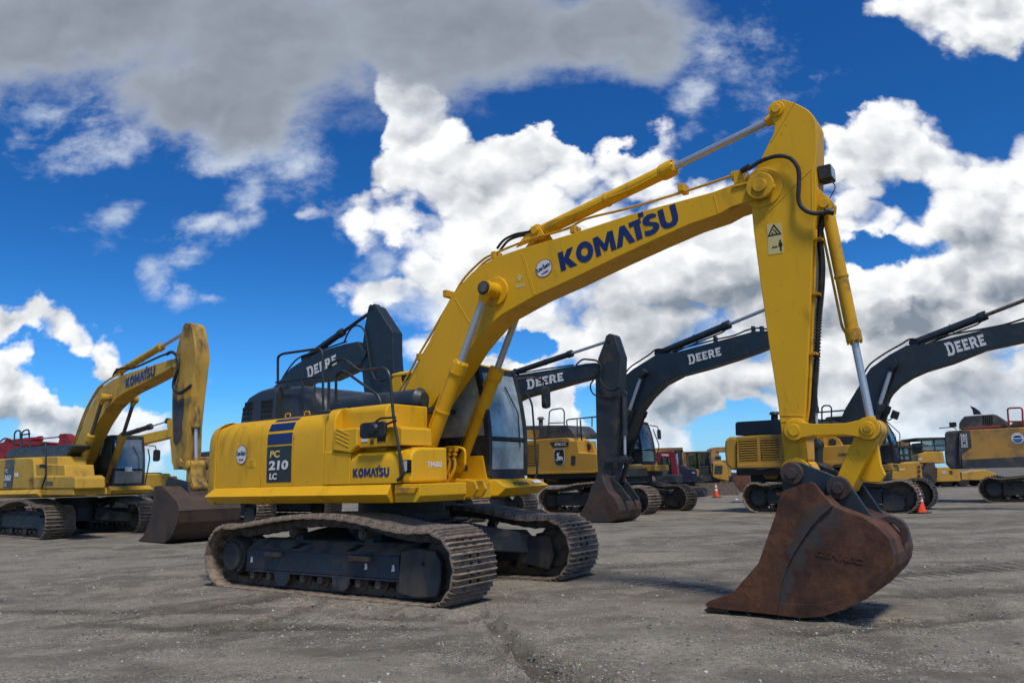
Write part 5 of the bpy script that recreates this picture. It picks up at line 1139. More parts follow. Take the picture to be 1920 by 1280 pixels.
q = MB(); q.prism(E_.tr([(1088, 846), (1098, 828), (1104, 826), (1110, 831), (1116, 850), (1100, 850)], 1.0), 1.0, .9); ef = q.obj('boom_bracket', YD, E_.o, .01)
q = MB(); x, z = E_.tr([(1103, 838)], 1.0)[0]; q.disc(x, z, 1.03, .95, .13, 16); q.obj('pivot_hole', DBA, ef)
ebm = boom_of(E_, [(1240, 721), (1255, 713), (1272, 704), (1324, 690), (1380, 672), (1416, 659), (1442, 648), (1462, 641), (1471, 633), (1470, 624), (1460, 618), (1439, 620), (1413, 621), (1350, 638), (1272, 659), (1231, 664), (1202, 682), (1186, 692), (1173, 703), (1160, 740), (1150, 790), (1140, 855)], .27, DB, E_.tr([(1160, 858), (1180, 812), (1193, 775), (1215, 745), (1228, 732)], .27))
P = E_.tr([(1292, 682), (1353, 666)], .27); letters(logo_slab, WHT, ebm, P[0], P[1], .27, .30, out=.012)
tE = E_.tr([(1464, 629)], .3)[0]; aE = E_.tr([(1470, 562)], .2)[0]; pE = E_.tr([(1205, 698)], .5)[0]
cm = MB(); cm.prism(E_.tr([(1460, 566), (1464, 556), (1474, 556), (1484, 566), (1504, 606), (1514, 700), (1522, 800), (1526, 868), (1512, 872), (1498, 820), (1480, 740), (1456, 650), (1452, 628)], .2), .2, -.2); ea = cm.obj('arm', DBA, E_.o, .02)
pins(E_, [(tE, .29, .15), (pE, .52, .12)], DB, ebm)
cE = E_.tr([(1236, 662)], 0)[0]; ram(E_, cE, aE, .58, .13, .062, 0, DB, pipe=True)
for R in (.50, -.50): ram(E_, E_.tr([(1150, 857)], .5)[0], pE, .56, .125, .065, R, DB, pipe=False)
q = MB(); q.tube(E_.t3([(1165, 712), (1180, 690), (1200, 676), (1218, 664), (1230, 655), (1245, 655)], .14), .03, 8); q.tube(E_.t3([(1255, 660), (1290, 650), (1340, 637), (1375, 629), (1400, 619), (1420, 615), (1440, 617), (1460, 616)], .14), .03, 8); q.obj('hydraulic_hose', RUBBER, ebm)
q = MB()
for px in ((1341, 637), (1412, 618), (1428, 618)): q = MB(); c0 = E_.tr([px], .15)[0]; q.box(c0[0] - .05, c0[0] + .05, .2, .05, c0[1] - .2, c0[1] + .12); q.obj('pipe_clamp', DB, ebm)
e1 = E_.tr([(1524, 700)], 0)[0]; e2 = E_.tr([(1534, 833)], 0)[0]; ram(E_, e1, e2, .55, .09, .05, 0, DBA, pipe=False)
link(E_, E_.tr([(1512, 832)], .2)[0], e2, .12, .13, .07, .26, .20, DBA, 'rocker_link'); eq = E_.tr([(1530, 882)], .2)[0]; link(E_, e2, eq, .13, .12, .08, .20, -.20, DBA, 'bucket_link')
be = E_.tr([(1516, 868)], .2)[0]; x, z = be
m = MB(); spE = [(x - .15, z), (x + .1, z + .12), (x + .5, z - .1), (x + .75, z - .6), (x + .7, z - 1.1), (x + .3, z - 1.45), (x - .4, .03), (x - 1.0, .03), (x - .5, z - .9), (x - .3, z - .4)]
spE = [(a, max(b, .03)) for a, b in spE]; m.prism(spE, .7, .66); m.prism(spE, -.66, -.7)
for i in range(1, 7): a, b = spE[i], spE[i + 1]; m.prism([a, b, (b[0] - .03, b[1] + .04), (a[0] - .03, a[1] - .02)], .66, -.66)
m.obj('bucket', RUSTD, E_.o, .01)
cfE, _ = build_cab(E_, -.95, .95, .70, -.45, -1.45, 1.78, 3.42, BLK, DBA)
px_prism(E_, [(1176, 884), (1176, 871), (1228, 871), (1229, 883)], -.40, 1.0, 'cab_base_panel', YD, bevel=.03)
q = MB(); q.rail([(.95, 1.5, 1.9), (1.05, 1.6, 2.5), (.85, 1.55, 3.15)], .02); q.rail([(.80, 1.4, 3.3), (.95, 1.75, 3.25), (.95, 1.8, 3.0)], .02); q.loft([[(.90, 1.75 + a, 2.75 + b) for a, b in rrect(0, .2, 0, .38, .06)], [(.96, 1.75 + a, 2.75 + b) for a, b in rrect(0, .2, 0, .38, .06)]]); q.obj('rear_view_mirror', RUBBER, E_.o)
q = MB(); q.cyl((-.2, .6, 3.48), (-.2, .6, 3.62), .03, 8); q.cyl((-.2, .6, 3.62), (-.2, .6, 3.68), .07, 10); q.box(.1, .25, -.6, -.8, 3.48, 3.6); q.obj('roof_beacon', BLK, cfE)
px_prism(E_, [(1026, 904), (1022, 896), (1024, 889), (1049, 889), (1049, 903)], .9, .5, 'valve_block', Y, bevel=.02)

# ---- F: right-hand machine seen almost side-on, two louvred doors
F_ = Thing('excavator', 'ochre excavator with two louvred rear doors and black boom reaching out of frame right', 'excavator', (10.97, 26.26), radians(-37), 'excavators parked in the yard')
under_bg(F_, 2.20, .50, 1.42, .80, 1.12)
RF = 1.6
q = MB(); q.box(-3.0, 1.3, 1.4, -1.5, 1.25, 1.55); q.box(-2.7, 1.2, .9, -.9, 1.0, 1.27); q.obj('deck', DBA, F_.o, .02)
q = MB(); q.prism([(-1.4, 1.26), (-1.3, .98), (-.9, .98), (-.75, 1.26)], 1.2, .7); q.prism([(-2.2, 1.26), (-2.1, 1.1), (-1.7, 1.1), (-1.6, 1.26)], 1.1, .7); q.obj('valve_block', YD, F_.o, .02)
m = MB(); cp = F_.tr([(1381, 881), (1370, 881), (1360, 870), (1357.5, 845), (1358, 825), (1366, 819), (1381, 818)], 1.5)
m.prism(cp, 1.5, -1.5); m.obj('counterweight', YD, F_.o, .12, seg=4)
fb = px_prism(F_, [(1381.5, 877), (1381, 818), (1463, 813), (1545, 811), (1546, 836), (1598, 833), (1610, 850), (1610, 870), (1590, 874)], RF, 1.1, 'side_door', YD, bevel=.03)
louvres(F_, [(1385, 823.5), (1419, 822), (1421, 862), (1387, 863.5)], RF, fb, 9, YD); louvres(F_, [(1425.5, 821.5), (1459, 820.5), (1462, 861), (1427, 862)], RF, fb, 9, YD)
q = MB(); q.prism(F_.tr([(1383, 870), (1600, 864), (1600, 872), (1383, 879)], RF), RF + .04, RF); q.obj('side_skirt', YD, fb, .01)
for pxs in (((1382, 879), (1410, 878), (1425, 881), (1450, 877), (1470, 881), (1470, 875), (1382, 876)), ((1558, 875), (1565, 870), (1585, 869), (1594, 873), (1598, 876))): decal_px(F_, list(pxs), RF + .04, 'mud_patch', material('dried_mud', (.06, .045, .035), .95, bump=.5), fb)
P = F_.tr([(1572, 854), (1590, 853.5)], RF); text('LEASING', DBA, fb, P[0], P[1], RF + .004, .08, bold=.02)
px_prism(F_, [(1378.5, 816), (1378, 793), (1381, 790.5), (1460, 786), (1530, 784), (1540, 812)], 1.15, 2.0, 'engine_hood', HOOD, bevel=.05)
q = MB(); c_ = F_.tr([(1452, 788), (1452, 775)], .6); q.cyl((c_[0][0], -.6, c_[0][1] - .1), (c_[1][0], -.6, c_[1][1]), .12, 14); q.cyl((c_[1][0], -.6, c_[1][1] - .03), (c_[1][0], -.6, c_[1][1] + .06), .19, 14, .14); q.obj('exhaust_stack', BLK, F_.o)
q = MB(); q.prism(F_.tr([(1545, 836), (1555, 822), (1563, 818), (1572, 822), (1580, 835)], 1.3), 1.3, 1.15); ff = q.obj('boom_bracket', YD, F_.o, .01); q = MB(); x, z = F_.tr([(1561, 829)], 1.3)[0]; q.disc(x, z, 1.33, 1.2, .12, 14); q.obj('pivot_hole', DBA, ff)
for pts, R in (([(1541, 796), (1541, 764), (1545, 760), (1555, 760), (1559, 764), (1559, 796)], 1.3), ([(1532, 773), (1545, 772), (1585, 769)], 1.3), ([(1541, 787), (1559, 787)], 1.3), ([(1532, 790), (1532, 772)], 1.3)): rail_px(pts, R, .026, T=F_)
fbm = boom_of(F_, [(1652, 765), (1670, 737), (1685, 722), (1708, 707), (1735, 695), (1785, 680), (1847, 655), (1917, 640), (2010, 612), (2030, 600), (2028, 588), (2010, 580), (1920, 602), (1847, 617), (1775, 635), (1722, 647), (1700, 647), (1667, 665), (1632, 690), (1622, 705), (1605, 732), (1585, 765), (1567, 805), (1556, 850)], .27, DB, F_.tr([(1575, 868), (1605, 840), (1628, 803)], .27))
P = F_.tr([(1777.5, 665.5), (1850, 646.5)], .27); letters(logo_slab, WHT, fbm, P[0], P[1], .27, .36, out=.012)
pF = F_.tr([(1674, 682)], .5)[0]; pins(F_, [(pF, .52, .13)], DB, fbm)
for R in (.50, -.50): ram(F_, F_.tr([(1620, 850)], .5)[0], pF, .55, .135, .07, R, DB, pipe=False)
cF, eF = F_.tr([(1714, 643), (2010, 528)], 0); ram(F_, cF, eF, .48, .125, .06, 0, DB, pipe=True, chrome=STEELD)
m = MB(); aa = F_.tr([(2003, 530), (2010, 520), (2022, 522), (2050, 570), (2060, 700), (2058, 868), (2040, 872), (2025, 700), (2005, 610)], .2); m.prism(aa, .2, -.2); m.obj('arm', DBA, F_.o, .02)
q = MB(); q.tube(F_.t3([(1620, 700), (1632, 682), (1660, 662), (1690, 645), (1705, 636), (1720, 636)], .14), .03, 8); q.tube(F_.t3([(1725, 646), (1770, 630), (1835, 618), (1885, 608), (1925, 596), (2000, 578)], .14), .03, 8); q.obj('hydraulic_hose', RUBBER, fbm)
cfF, _ = build_cab(F_, -.35, 1.75, 1.35, -.45, -1.45, 1.55, 3.15, BLK, DBA)
px_prism(F_, [(1612, 884), (1612, 872), (1672, 870), (1676, 882)], -.4, 1.0, 'cab_base_panel', YD, bevel=.03)
q = MB(); c0 = F_.t3([(1677, 777)], .2)[0]; q.loft([[(c0[0] + a, c0[1], c0[2] + b) for a, b in ((-.15, -.08), (.06, -.18), (.17, .06), (-.04, .17))], [(c0[0] + a, c0[1] + .07, c0[2] + b) for a, b in ((-.15, -.08), (.06, -.18), (.17, .06), (-.04, .17))]]); mF = q.obj('rear_view_mirror', RUBBER, F_.o, .02)
q = MB(); q.rail(F_.t3([(1674, 782), (1668, 788), (1660, 785)], .2), .02); q.rail([(1.55, .6, 3.0), (1.95, .7, 2.5), (1.85, .75, 1.8)], .015); q.obj('mirror_arm', BLK, mF)

# ---- G: orange and charcoal digger cut by the right edge
G2 = Thing('excavator', 'orange and charcoal excavator with red guard rails, cut by the right edge of the photo', 'excavator', (20.56, 29.19), radians(-36), 'excavators parked in the yard')
under_bg(G2, 2.05, .48, 1.40, .75, 1.05)
RG = 1.6
q = MB(); q.box(-2.7, 2.0, 1.4, -1.5, 1.28, 1.5); q.obj('deck', GRY, G2.o, .02)
m = MB(); m.prism(G2.tr([(1797, 806), (1775, 808), (1771, 812), (1772, 838), (1771, 850), (1773, 869), (1782, 879), (1804, 879)], 1.5), 1.5, -1.5); m.obj('counterweight', GRY, G2.o, .10, seg=3)
gb = px_prism(G2, [(1797.5, 806), (2000, 797), (2000, 872), (1805, 878)], RG, 1.1, 'side_door', YV, bevel=.03)
decal_px(G2, [(1798, 806), (1818.5, 806), (1822, 838), (1803, 851), (1802, 862), (1802, 878), (1799, 860)], RG, 'charcoal_panel', GRY, gb)
decal_px(G2, [(1803, 862), (1990, 852), (1990, 872), (1805, 878)], RG, 'charcoal_panel', GRY, gb, .03)
p0, p1 = G2.tr([(1815, 838), (1813, 813)], RG); text('EC350E', WHT, gb, p0, p1, RG + .014, .22, bold=.025)
c0 = G2.tr([(1908, 821)], RG)[0]
fr3 = lambda o: (lambda u, v, t: Vector((c0[0] + u, -(RG + o + t), c0[1] + v)))
flat_letters([ring2(0, 0, .20, .20)], 'round_sticker', WHT, gb, fr3(.004), 0)
flat_letters([[(x, z) for x, z in arc(0, -.02, .15, 180, 360, 14)]], 'round_sticker', material('sky_blue_vinyl', (.03, .16, .45), .5), gb, fr3(.008), 0)
flat_letters([[(-.13, .02), (.10, .02), (.14, .07), (-.04, .10), (-.13, .06)]], 'round_sticker', BLUEV, gb, fr3(.008), 0)
gh = px_prism(G2, [(1798, 805), (1798, 794), (1801, 788), (1808, 780), (1862, 776), (1870, 778), (1887, 789), (1890, 801)], 1.2, 2.2, 'engine_hood', GRY, bevel=.05)
for k in range(5): decal_px(G2, [(1843 + k * 4, 796), (1843 + k * 4, 778.5), (1845 + k * 4, 778.5), (1845 + k * 4, 796)], 1.2, 'vent', HOLE, gh)
m = MB(); m.prism(G2.tr([(1825, 777), (1823, 768), (1818, 760), (1828, 764), (1836, 770), (1840, 776)], .9), .9, .75); m.obj('exhaust_flap', BLK, G2.o, .01)
RR = material('red_rail_paint', (.30, .03, .03), .5)
for pts, R in (([(1892, 800), (1889, 767), (1892, 765), (1914, 764), (1917, 768), (1918, 798)], 1.45), ([(1889, 790), (1918, 790)], 1.45), ([(1806, 803.5), (1876, 799.5)], 1.55), ([(1925, 797), (1925, 772), (1990, 768)], 1.45)): rail_px(pts, R, .032, T=G2, mat=RR)
q = MB(); x, z = G2.tr([(1787, 800)], 1.2)[0]; q.box(x - .12, x + .12, 1.25, 1.1, z, z + .18); q.rail([(x + .1, -1.15, z - .1), (x, -1.15, z), (x - .5, -1.15, z - .02)], .02); q.obj('camera_mount', BLK, G2.o, .01)
px_prism(G2, [(1892, 800), (1900, 790), (1990, 778), (1990, 797)], .8, 1.6, 'engine_hood', GRY, bevel=.05)
build_cab(G2, .4, 2.4, 2.1, -.45, -1.45, 1.6, 3.1, BLK, YV)

# ================================================================== things farther off
def box_px(px, py, Z, w_, d_, z0, z1):
    pass
def sited(name, label, cat, px, dist, yaw, group=None):
    d = ray(px, 900); return Thing(name, label, cat, (d.x / d.y * dist, dist), yaw, group)
def tracked_base(T, L, r, g, wd, mat=STEELD):
    for s in (1, -1):
        m = MB(); pts = arc(L, r, r, -90, 90, 10) + arc(-L, r, r, 90, 270, 10)
        m.prism(pts, s * g + wd / 2, s * g - wd / 2); o = m.obj('track', STEELB, T.o, .0)
        m = MB(); m.prism(arc(L, r, r * .7, -90, 90, 8) + arc(-L, r, r * .7, 90, 270, 8), s * g + wd / 2 + .02, s * g + wd / 2 - .02); m.disc(-L, r, s * g + wd / 2 + .06, s * g + wd / 2, r * .5, 14); m.obj('track_frame', BLK, o)
        m = MB(); n = 22
        for k in range(n):
            x = -L + 2 * L * k / n
            for z in (0.0, 2 * r): m.box(x, x + .05, s * g + wd / 2, s * g - wd / 2, z - .03, z + .03)
        for k in range(9):
            for sx in (1, -1):
                a = radians(-90 + 22 * k); m.cyl((sx * (L + r * cos(a)), -(s * g + wd / 2), r + r * sin(a)), (sx * (L + r * cos(a)), -(s * g - wd / 2), r + r * sin(a)), .035, 6)
        m.obj('shoe_belt', STEELB, o)
    m = MB(); m.box(-.7, .7, g - wd / 2, -g + wd / 2, .25, .7); m.cyl((0, 0, .6), (0, 0, .95), .5, 20); m.obj('car_body', BLK, T.o, .02)
def open_cab(T, x0, x1, R0, R1, z0, z1, mat, gl=GLASSD, roof=None):
    m = MB(); t = .08
    for x in (x0, x1 - t, (x0 + x1) / 2):
        for R in (R0, R1 + t): m.box(x, x + t, R, R - t, z0, z1)
    for z in (z0, z0 + (z1 - z0) * .42): m.box(x0, x1, R0, R0 - t * .8, z, z + t * .8); m.box(x0, x0 + t * .8, R0, R1, z, z + t * .8); m.box(x1 - t * .8, x1, R0, R1, z, z + t * .8)
    m.box(x0 - .05, x1 + .08, R0 + .04, R1 - .04, z1, z1 + .09); o = m.obj('cab_frame', mat, T.o, .01)
    m = MB(); m.box(x0 + .03, x1 - .03, R0 - .03, R0 - .045, z0 + .05, z1 - .02); m.box(x1 - .045, x1 - .03, R0 - .05, R1 + .05, z0 + .05, z1 - .02); m.obj('window', gl, o)
    m = MB(); m.box(x0 + .1, x0 + (x1 - x0) * .6, R0 - .2, R1 + .2, z0, z0 + (z1 - z0) * .4); m.box(x0 + .1, x0 + .25, R0 - .25, R1 + .25, z0, z0 + (z1 - z0) * .75); m.obj('operator_seat', BLK, o, .03)
    return o
def two_seg(T, pts, hw, mat, name='boom'):
    m = MB(); m.prism(pts, hw, -hw); return m.obj(name, mat, T.o, .012)

# ---- small machines seen through the gap in the middle
M1 = sited('compact_excavator', 'small crimson excavator with arched boom parked behind the tracks in the middle gap', 'excavator', 1252, 44, radians(-25))
tracked_base(M1, .95, .28, .8, .38)
m = MB(); m.plan([(-1.0, .75), (-1.25, .45), (-1.3, 0), (-1.25, -.45), (-1.0, -.75), (.7, -.8), (.7, .8)], .85, 1.35); m.obj('body', BLK, M1.o, .08)
open_cab(M1, -.55, .55, -.05, -.85, 1.3, 2.55, BLK)
mb_ = two_seg(M1, M1.tr([(1232, 866), (1231, 850), (1240, 846), (1262, 845), (1267, 852), (1274, 900), (1263, 900), (1258, 862), (1254, 857), (1241, 857), (1238, 868)], .0), .13, CRIM)
P = M1.tr([(1240, 854), (1254, 855)], .13); text('YANMAR', WHT, mb_, P[0], P[1], .135, .12, bold=.04)
m = MB(); m.prism([(1.5, .05), (1.6, .5), (2.0, .45), (2.1, .1)], .3, -.3); m.obj('bucket', BLK, M1.o, .02)
M2 = sited('skid_loader', 'low red machine bonnet showing between the middle excavator tracks', 'loader', 1200, 33.5, radians(-20))
m = MB(); m.prism(M2.tr([(1162, 908), (1162, 886), (1172, 884), (1205, 885), (1216, 888), (1220, 896), (1222, 906)], .6), .6, -.6); lo = m.obj('bonnet', CRIM, M2.o, .12, seg=3)
m = MB(); m.prism(M2.tr([(1210, 893), (1211, 889), (1216, 891), (1218, 895)], .61), .62, .55); m.obj('headlight', WHT, lo)
P = M2.tr([(1168, 893), (1179, 893)], .6); m = MB(); m.prism([(P[0][0], P[0][1]), (P[1][0], P[1][1]), (P[1][0], P[1][1] + .06), (P[0][0], P[0][1] + .06)], .615, .6); m.obj('badge', WHT, lo)
for x in (-.75, .75):
    for s in (.72, -.72): m = MB(); m.disc(x, .38, s + .14, s - .14, .38, 24); w_ = m.obj('wheel', RUBBER, M2.o, .04); m = MB(); m.disc(x, .38, s + .15, s - .15, .2, 16); m.obj('rim', CRIM, w_)
m = MB(); m.box(-1.0, 1.0, .55, -.55, .35, .6); m.obj('underbody', BLK, M2.o, .02)
M3 = sited('compact_loader', 'dark blue compact machine left of the small yellow excavator in the gap', 'loader', 1288, 48, radians(-15))
tracked_base(M3, 1.0, .3, .85, .4)
m = MB(); m.prism(M3.tr([(1266, 905), (1267, 876), (1276, 872), (1284, 872), (1290, 877), (1302, 877), (1306, 884), (1306, 905)], .8), .8, -.8); bo3 = m.obj('body', NVYM, M3.o, .08)
m = MB(); m.prism(M3.tr([(1297, 886), (1297, 885), (1303, 885), (1303, 886.5)], .8), .82, .7); m.obj('badge', WHT, bo3)
open_cab(M3, *[v for v in (M3.tr([(1267, 876)], .6)[0][0], M3.tr([(1279, 876)], .6)[0][0])], .6, -.6, 1.5, 2.75, BLK)
M4 = sited('compact_excavator', 'small yellow excavator with square black cab beyond the traffic cone', 'excavator', 1335, 50, radians(170))
tracked_base(M4, 1.3, .38, 1.0, .5)
def R4(px, R): return M4.tr(px, R)
m = MB(); m.prism(R4([(1336, 894), (1336, 866), (1352, 865), (1360, 870), (1364, 880), (1367, 898), (1366, 902), (1345, 898)], -.95), -.95, .95); b4 = m.obj('body', YD, M4.o, .08)
m = MB(); m.prism(R4([(1339, 888), (1341, 872), (1355, 873), (1354, 888)], -.95), -.97, -.9); m.obj('vent', DBA, b4)
c0, c1 = R4([(1291, 890), (1333, 848)], -.9); open_cab(M4, min(c0[0], c1[0]), max(c0[0], c1[0]), .9, -.9, c0[1], c1[1], GRY)
m = MB(); m.prism(R4([(1302, 892), (1303, 878), (1310, 880), (1310, 892)], -.95), -.96, .4); m.obj('side_door', YD, M4.o, .02)
m = MB(); m.box(-1.2, 1.2, .8, -.8, .85, 1.15); m.obj('deck', BLK, M4.o, .02)
# ---- ochre machinery stock behind
for k, (px, wd, h, ds, lab) in enumerate(((1252, 52, 3.55, 66, 'faded orange container box behind the crimson small excavator'), (1312, 66, 3.3, 70, 'long orange container box behind the square black cab'), (1668, 60, 3.6, 66, 'orange container box seen just right of the louvred excavator cab'))):
    T = sited('container', lab, 'container', px, ds, 0, 'orange boxes behind the parked machines')
    L_ = wd * ds / F_PX / 2; m = MB(); m.box(-L_, L_, 1.3, -1.2, .0, 1.25); m.obj('underbody', BLK, T.o, .05); m = MB(); m.box(-L_, L_, 1.2, -1.2, 1.25, h); bb = m.obj('box_wall', YH, T.o, .02)  # black base box stands in for the dark shadow below the orange box
    m = MB()
    for j in range(int(L_ * 5)): x = -L_ + .1 + j * .4; m.box(x, x + .16, 1.25, 1.2, 1.3, h - .12)
    m.obj('rib', YH, bb, .01); m = MB(); m.box(-L_, L_, 1.22, -1.22, h - .1, h + .05); m.obj('roof', YH, bb, .02)
T = sited('wheel_loader', 'yellow loader cab with open window frame left of the ochre louvred excavator', 'loader', 1348, 56, 0)
m = MB(); m.prism(T.tr([(1331, 905), (1332, 850), (1336, 841), (1342, 838), (1370, 837), (1370, 846), (1343, 847), (1340, 862), (1372, 862), (1372, 905)], .8), .8, -.8); m.obj('body', YH, T.o, .05)
m = MB(); m.box(-.6, .1, .7, -.7, 2.0, 2.6); m.obj('operator_seat', BLK, T.o, .05)
for x in (-1.0, 1.2):
    for s in (.8, -.8): m = MB(); m.disc(x, .7, s + .25, s - .25, .7, 24); w_ = m.obj('wheel', RUBBER, T.o, .06); m = MB(); m.disc(x, .7, s + .27, s - .27, .35, 16); m.obj('rim', YD, w_)
# loose rusty bucket behind the louvred excavator
T = sited('digger_bucket', 'rusty red bucket lying behind the rear of the louvred excavator', 'bucket', 1388, 36, radians(-20))
sp_ = [(x, max(z, .03)) for x, z in T.tr([(1374, 893), (1390, 886), (1404, 884), (1406, 910), (1400, 920), (1390, 922), (1378, 910)], .5)]
m = MB(); m.prism(sp_, .5, .46); m.prism(sp_, -.46, -.5)
for i in range(2, 6): a, b = sp_[i], sp_[i + 1]; m.prism([a, b, (b[0] - .02, b[1] + .05), (a[0] - .05, a[1] + .02)], .46, -.46)
bs_ = m.obj('shell', RUSTR, T.o, .01)
m = MB(); m.prism([(sp_[1][0], sp_[1][1]), (sp_[1][0] + .15, sp_[1][1] + .25), (sp_[2][0], sp_[2][1] + .2), sp_[2]], .25, .19); m.prism([(sp_[1][0], sp_[1][1]), (sp_[1][0] + .15, sp_[1][1] + .25), (sp_[2][0], sp_[2][1] + .2), sp_[2]], -.19, -.25); m.obj('ear', YB, T.o, .01)

# ---- cones
CONES = [((1343.5, 932), .80, 'far orange traffic cone with white bands standing in the open gap'), ((1727, 961.5), .76, 'near orange traffic cone with white bands beside the ochre excavator tracks')]
cone0 = None
for (px, py), H_, lab in CONES:
    gx, gy = ground_at(px, py)
    T = Thing('traffic_cone', lab, 'traffic cone', (gx, gy), random.uniform(0, 1), 'traffic cones')
    rr = lambda z: .155 - .130 * (z - .03) / (H_ - .03)
    m = MB(); m.plan([(x * .23, y * .23) for x, y in ((-1, -.8), (-.8, -1), (.8, -1), (1, -.8), (1, .8), (.8, 1), (-.8, 1), (-1, .8))], 0, .035); m.obj('base', RUBBER, T.o, .008)
    m = MB(); rings = [[(rr(z) * cos(a * pi / 14), rr(z) * sin(a * pi / 14), z) for a in range(28)] for z in (.03, H_ * .5, H_ - .01, H_)]
    m.loft(rings); co_ = m.obj('cone_body', ORNG, T.o, .004)
    for z0, z1 in ((H_ * .46, H_ * .60), (H_ * .70, H_ * .88)):
        m = MB(); m.loft([[((rr(z) + .003) * cos(a * pi / 14), (rr(z) + .003) * sin(a * pi / 14), z) for a in range(28)] for z in (z0, z1)], cap=False); m.obj('reflective_band', WHT, co_)

# ---- yellow machines beyond the right-hand excavator
T = sited('wheel_loader', 'yellow loader rear with round black lamps right of the black cab', 'loader', 1705, 41, radians(-12))
m = MB(); m.prism(T.tr([(1672, 906), (1672, 868), (1708, 866), (1722, 864), (1727, 870), (1731, 896), (1731, 906)], 1.1), 1.1, -1.1); b_ = m.obj('body', YD, T.o, .08)
for y in (874.5, 883, 892): x, z = T.tr([(1723, y)], 1.1)[0]; m = MB(); m.disc(x, z, 1.13, 1.1, .075, 14); m.obj('tail_lamp', RUSTD, b_)
P = T.tr([(1683, 882), (1697, 881)], 1.1); m = MB(); m.prism([P[0], P[1], (P[1][0], P[1][1] + .1), (P[0][0], P[0][1] + .1)], 1.112, 1.1); m.obj('badge', SIGNY, b_)
xa, za = T.tr([(1680, 864)], 1.0)[0]; xb_, zb = T.tr([(1706, 836)], 1.0)[0]; open_cab(T, xa, xb_, 1.0, -1.0, za, zb - .1, BLK)
for x in (-1.6, .3):
    for s in (.8, -.8): m = MB(); m.disc(x, .62, s + .25, s - .25, .62, 24); w_ = m.obj('wheel', RUBBER, T.o, .06); m = MB(); m.disc(x, .62, s + .27, s - .27, .3, 16); m.obj('rim', DBA, w_)
T = sited('dump_truck', 'big yellow hauler with dark flat canopy cab beyond the charcoal counterweight', 'truck', 1745, 56, radians(-8))
m = MB(); m.prism(T.tr([(1720, 868), (1722, 852), (1735, 846), (1768, 846), (1773, 868)], 1.3), 1.3, -1.3); b_ = m.obj('body', YD, T.o, .06)
P = T.tr([(1722, 863), (1729, 863)], 1.3); text('CAT', WHT, b_, P[0], P[1], 1.32, .18, bold=.05)
xa, za = T.tr([(1729, 846)], 1.2)[0]; xb_, zb = T.tr([(1773, 822)], 1.2)[0]; open_cab(T, xa, xb_, 1.2, -1.2, za, zb, BLK)
m = MB(); m.prism(T.tr([(1714, 823), (1716, 820.5), (1773, 819), (1774, 823), (1725, 826)], 1.4), 1.4, -1.4); m.obj('canopy', BLK, T.o, .03)
m = MB(); m.prism(T.tr([(1756, 903), (1757, 876), (1800, 875), (1802, 902)], 1.35), 1.35, -1.2); b2 = m.obj('tailgate', YD, T.o, .05)
P = T.tr([(1766, 888), (1775, 888)], 1.35); text('CAT', WHT, b2, P[0], P[1], 1.37, .20, bold=.05)
m = MB(); x, z = T.tr([(1783, 885)], 1.35)[0]; m.box(x - .1, x + .1, 1.38, 1.33, z - .12, z + .12); m.obj('tail_lamp', RUSTD, b2)
m = MB(); m.prism(T.tr([(1733, 906), (1733, 876), (1740, 866), (1752, 866), (1756, 880), (1756, 906)], 1.5), 1.5, .9); m.obj('mudguard', RUSTD, T.o, .04)
m = MB(); m.prism(T.tr([(1803, 900), (1803, 886), (1850, 880), (1868, 888), (1868, 900)], 1.2), 1.2, -1.1); m.obj('underbody', YD, T.o, .05)
for px in (1775, 1806, 1850):
    x, _z = T.tr([(px, 900)], 1.2)[0]
    for s in (.9, -.9): m = MB(); m.disc(x, .50, s + .25, s - .25, .50, 26); w_ = m.obj('wheel', RUBBER, T.o, .06); m = MB(); m.disc(x, .50, s + .27, s - .27, .24, 18); m.obj('rim', DBA, w_)
T = sited('scrap_pile', 'jumbled brown and tan machine parts stacked beside the black loader cab', 'pile', 1712, 60, 0)
rn = random.Random(5); x0, z0 = T.tr([(1695, 862)], 0)[0]; x1, z1 = T.tr([(1722, 832)], 0)[0]
for k in range(26):
    x = rn.uniform(x0, x1); z = rn.uniform(.3, z1 - .25); m = MB(); s = rn.uniform(.25, .5); m.loft([[(x + s * cos(a) * rn.uniform(.7, 1), -1 - .1 * k / 26, z + s * sin(a) * rn.uniform(.7, 1)) for a in (0, .9, 1.9, 2.8, 3.9, 5)], [(x + s * cos(a) * .8, 1, z + s * sin(a) * .8) for a in (0, .9, 1.9, 2.8, 3.9, 5)]])
    m.obj('scrap_piece', (YH, RUSTD, YBA, YD)[k % 4], T.o, .02)

# ---- booms behind the left-hand machine
T = sited('excavator', 'dark red excavator whose boom shows over the hood of the far-left machine', 'excavator', 40, 37, radians(-20))
tracked_base(T, 1.9, .45, 1.2, .7)
m = MB(); m.plan([(-2.6, 1.3), (-2.9, 0), (-2.6, -1.3), (1.2, -1.35), (1.2, 1.35)], 1.15, 2.1); m.obj('body', REDP, T.o, .1)
two_seg(T, T.tr([(-30, 900), (-20, 850), (-5, 832), (20, 824), (60, 826), (110, 830), (134, 829), (135, 836), (80, 842), (30, 845), (10, 856), (-10, 900)], .2), .22, REDP)
m = MB(); m.prism(T.tr([(109, 830), (113, 815), (120, 812), (126, 815), (134, 826), (133, 860), (131, 900), (121, 900), (118, 850), (112, 836)], .2), .2, -.2); m.obj('arm', REDP, T.o, .02)
a_, b_ = T.tr([(15, 828), (117, 818)], 0); ram(T, a_, b_, .62, .11, .04, 0, REDP, pipe=False)
q = MB(); q.tube(T.t3([(0, 828), (8, 822), (18, 823), (40, 833), (80, 833), (84, 829), (105, 833)], .24), .04, 6); q.obj('hydraulic_hose', REDP, T.o)
T = sited('excavator', 'faded yellow excavator boom with black cylinder behind the far-left cab', 'excavator', 250, 40, radians(-20))
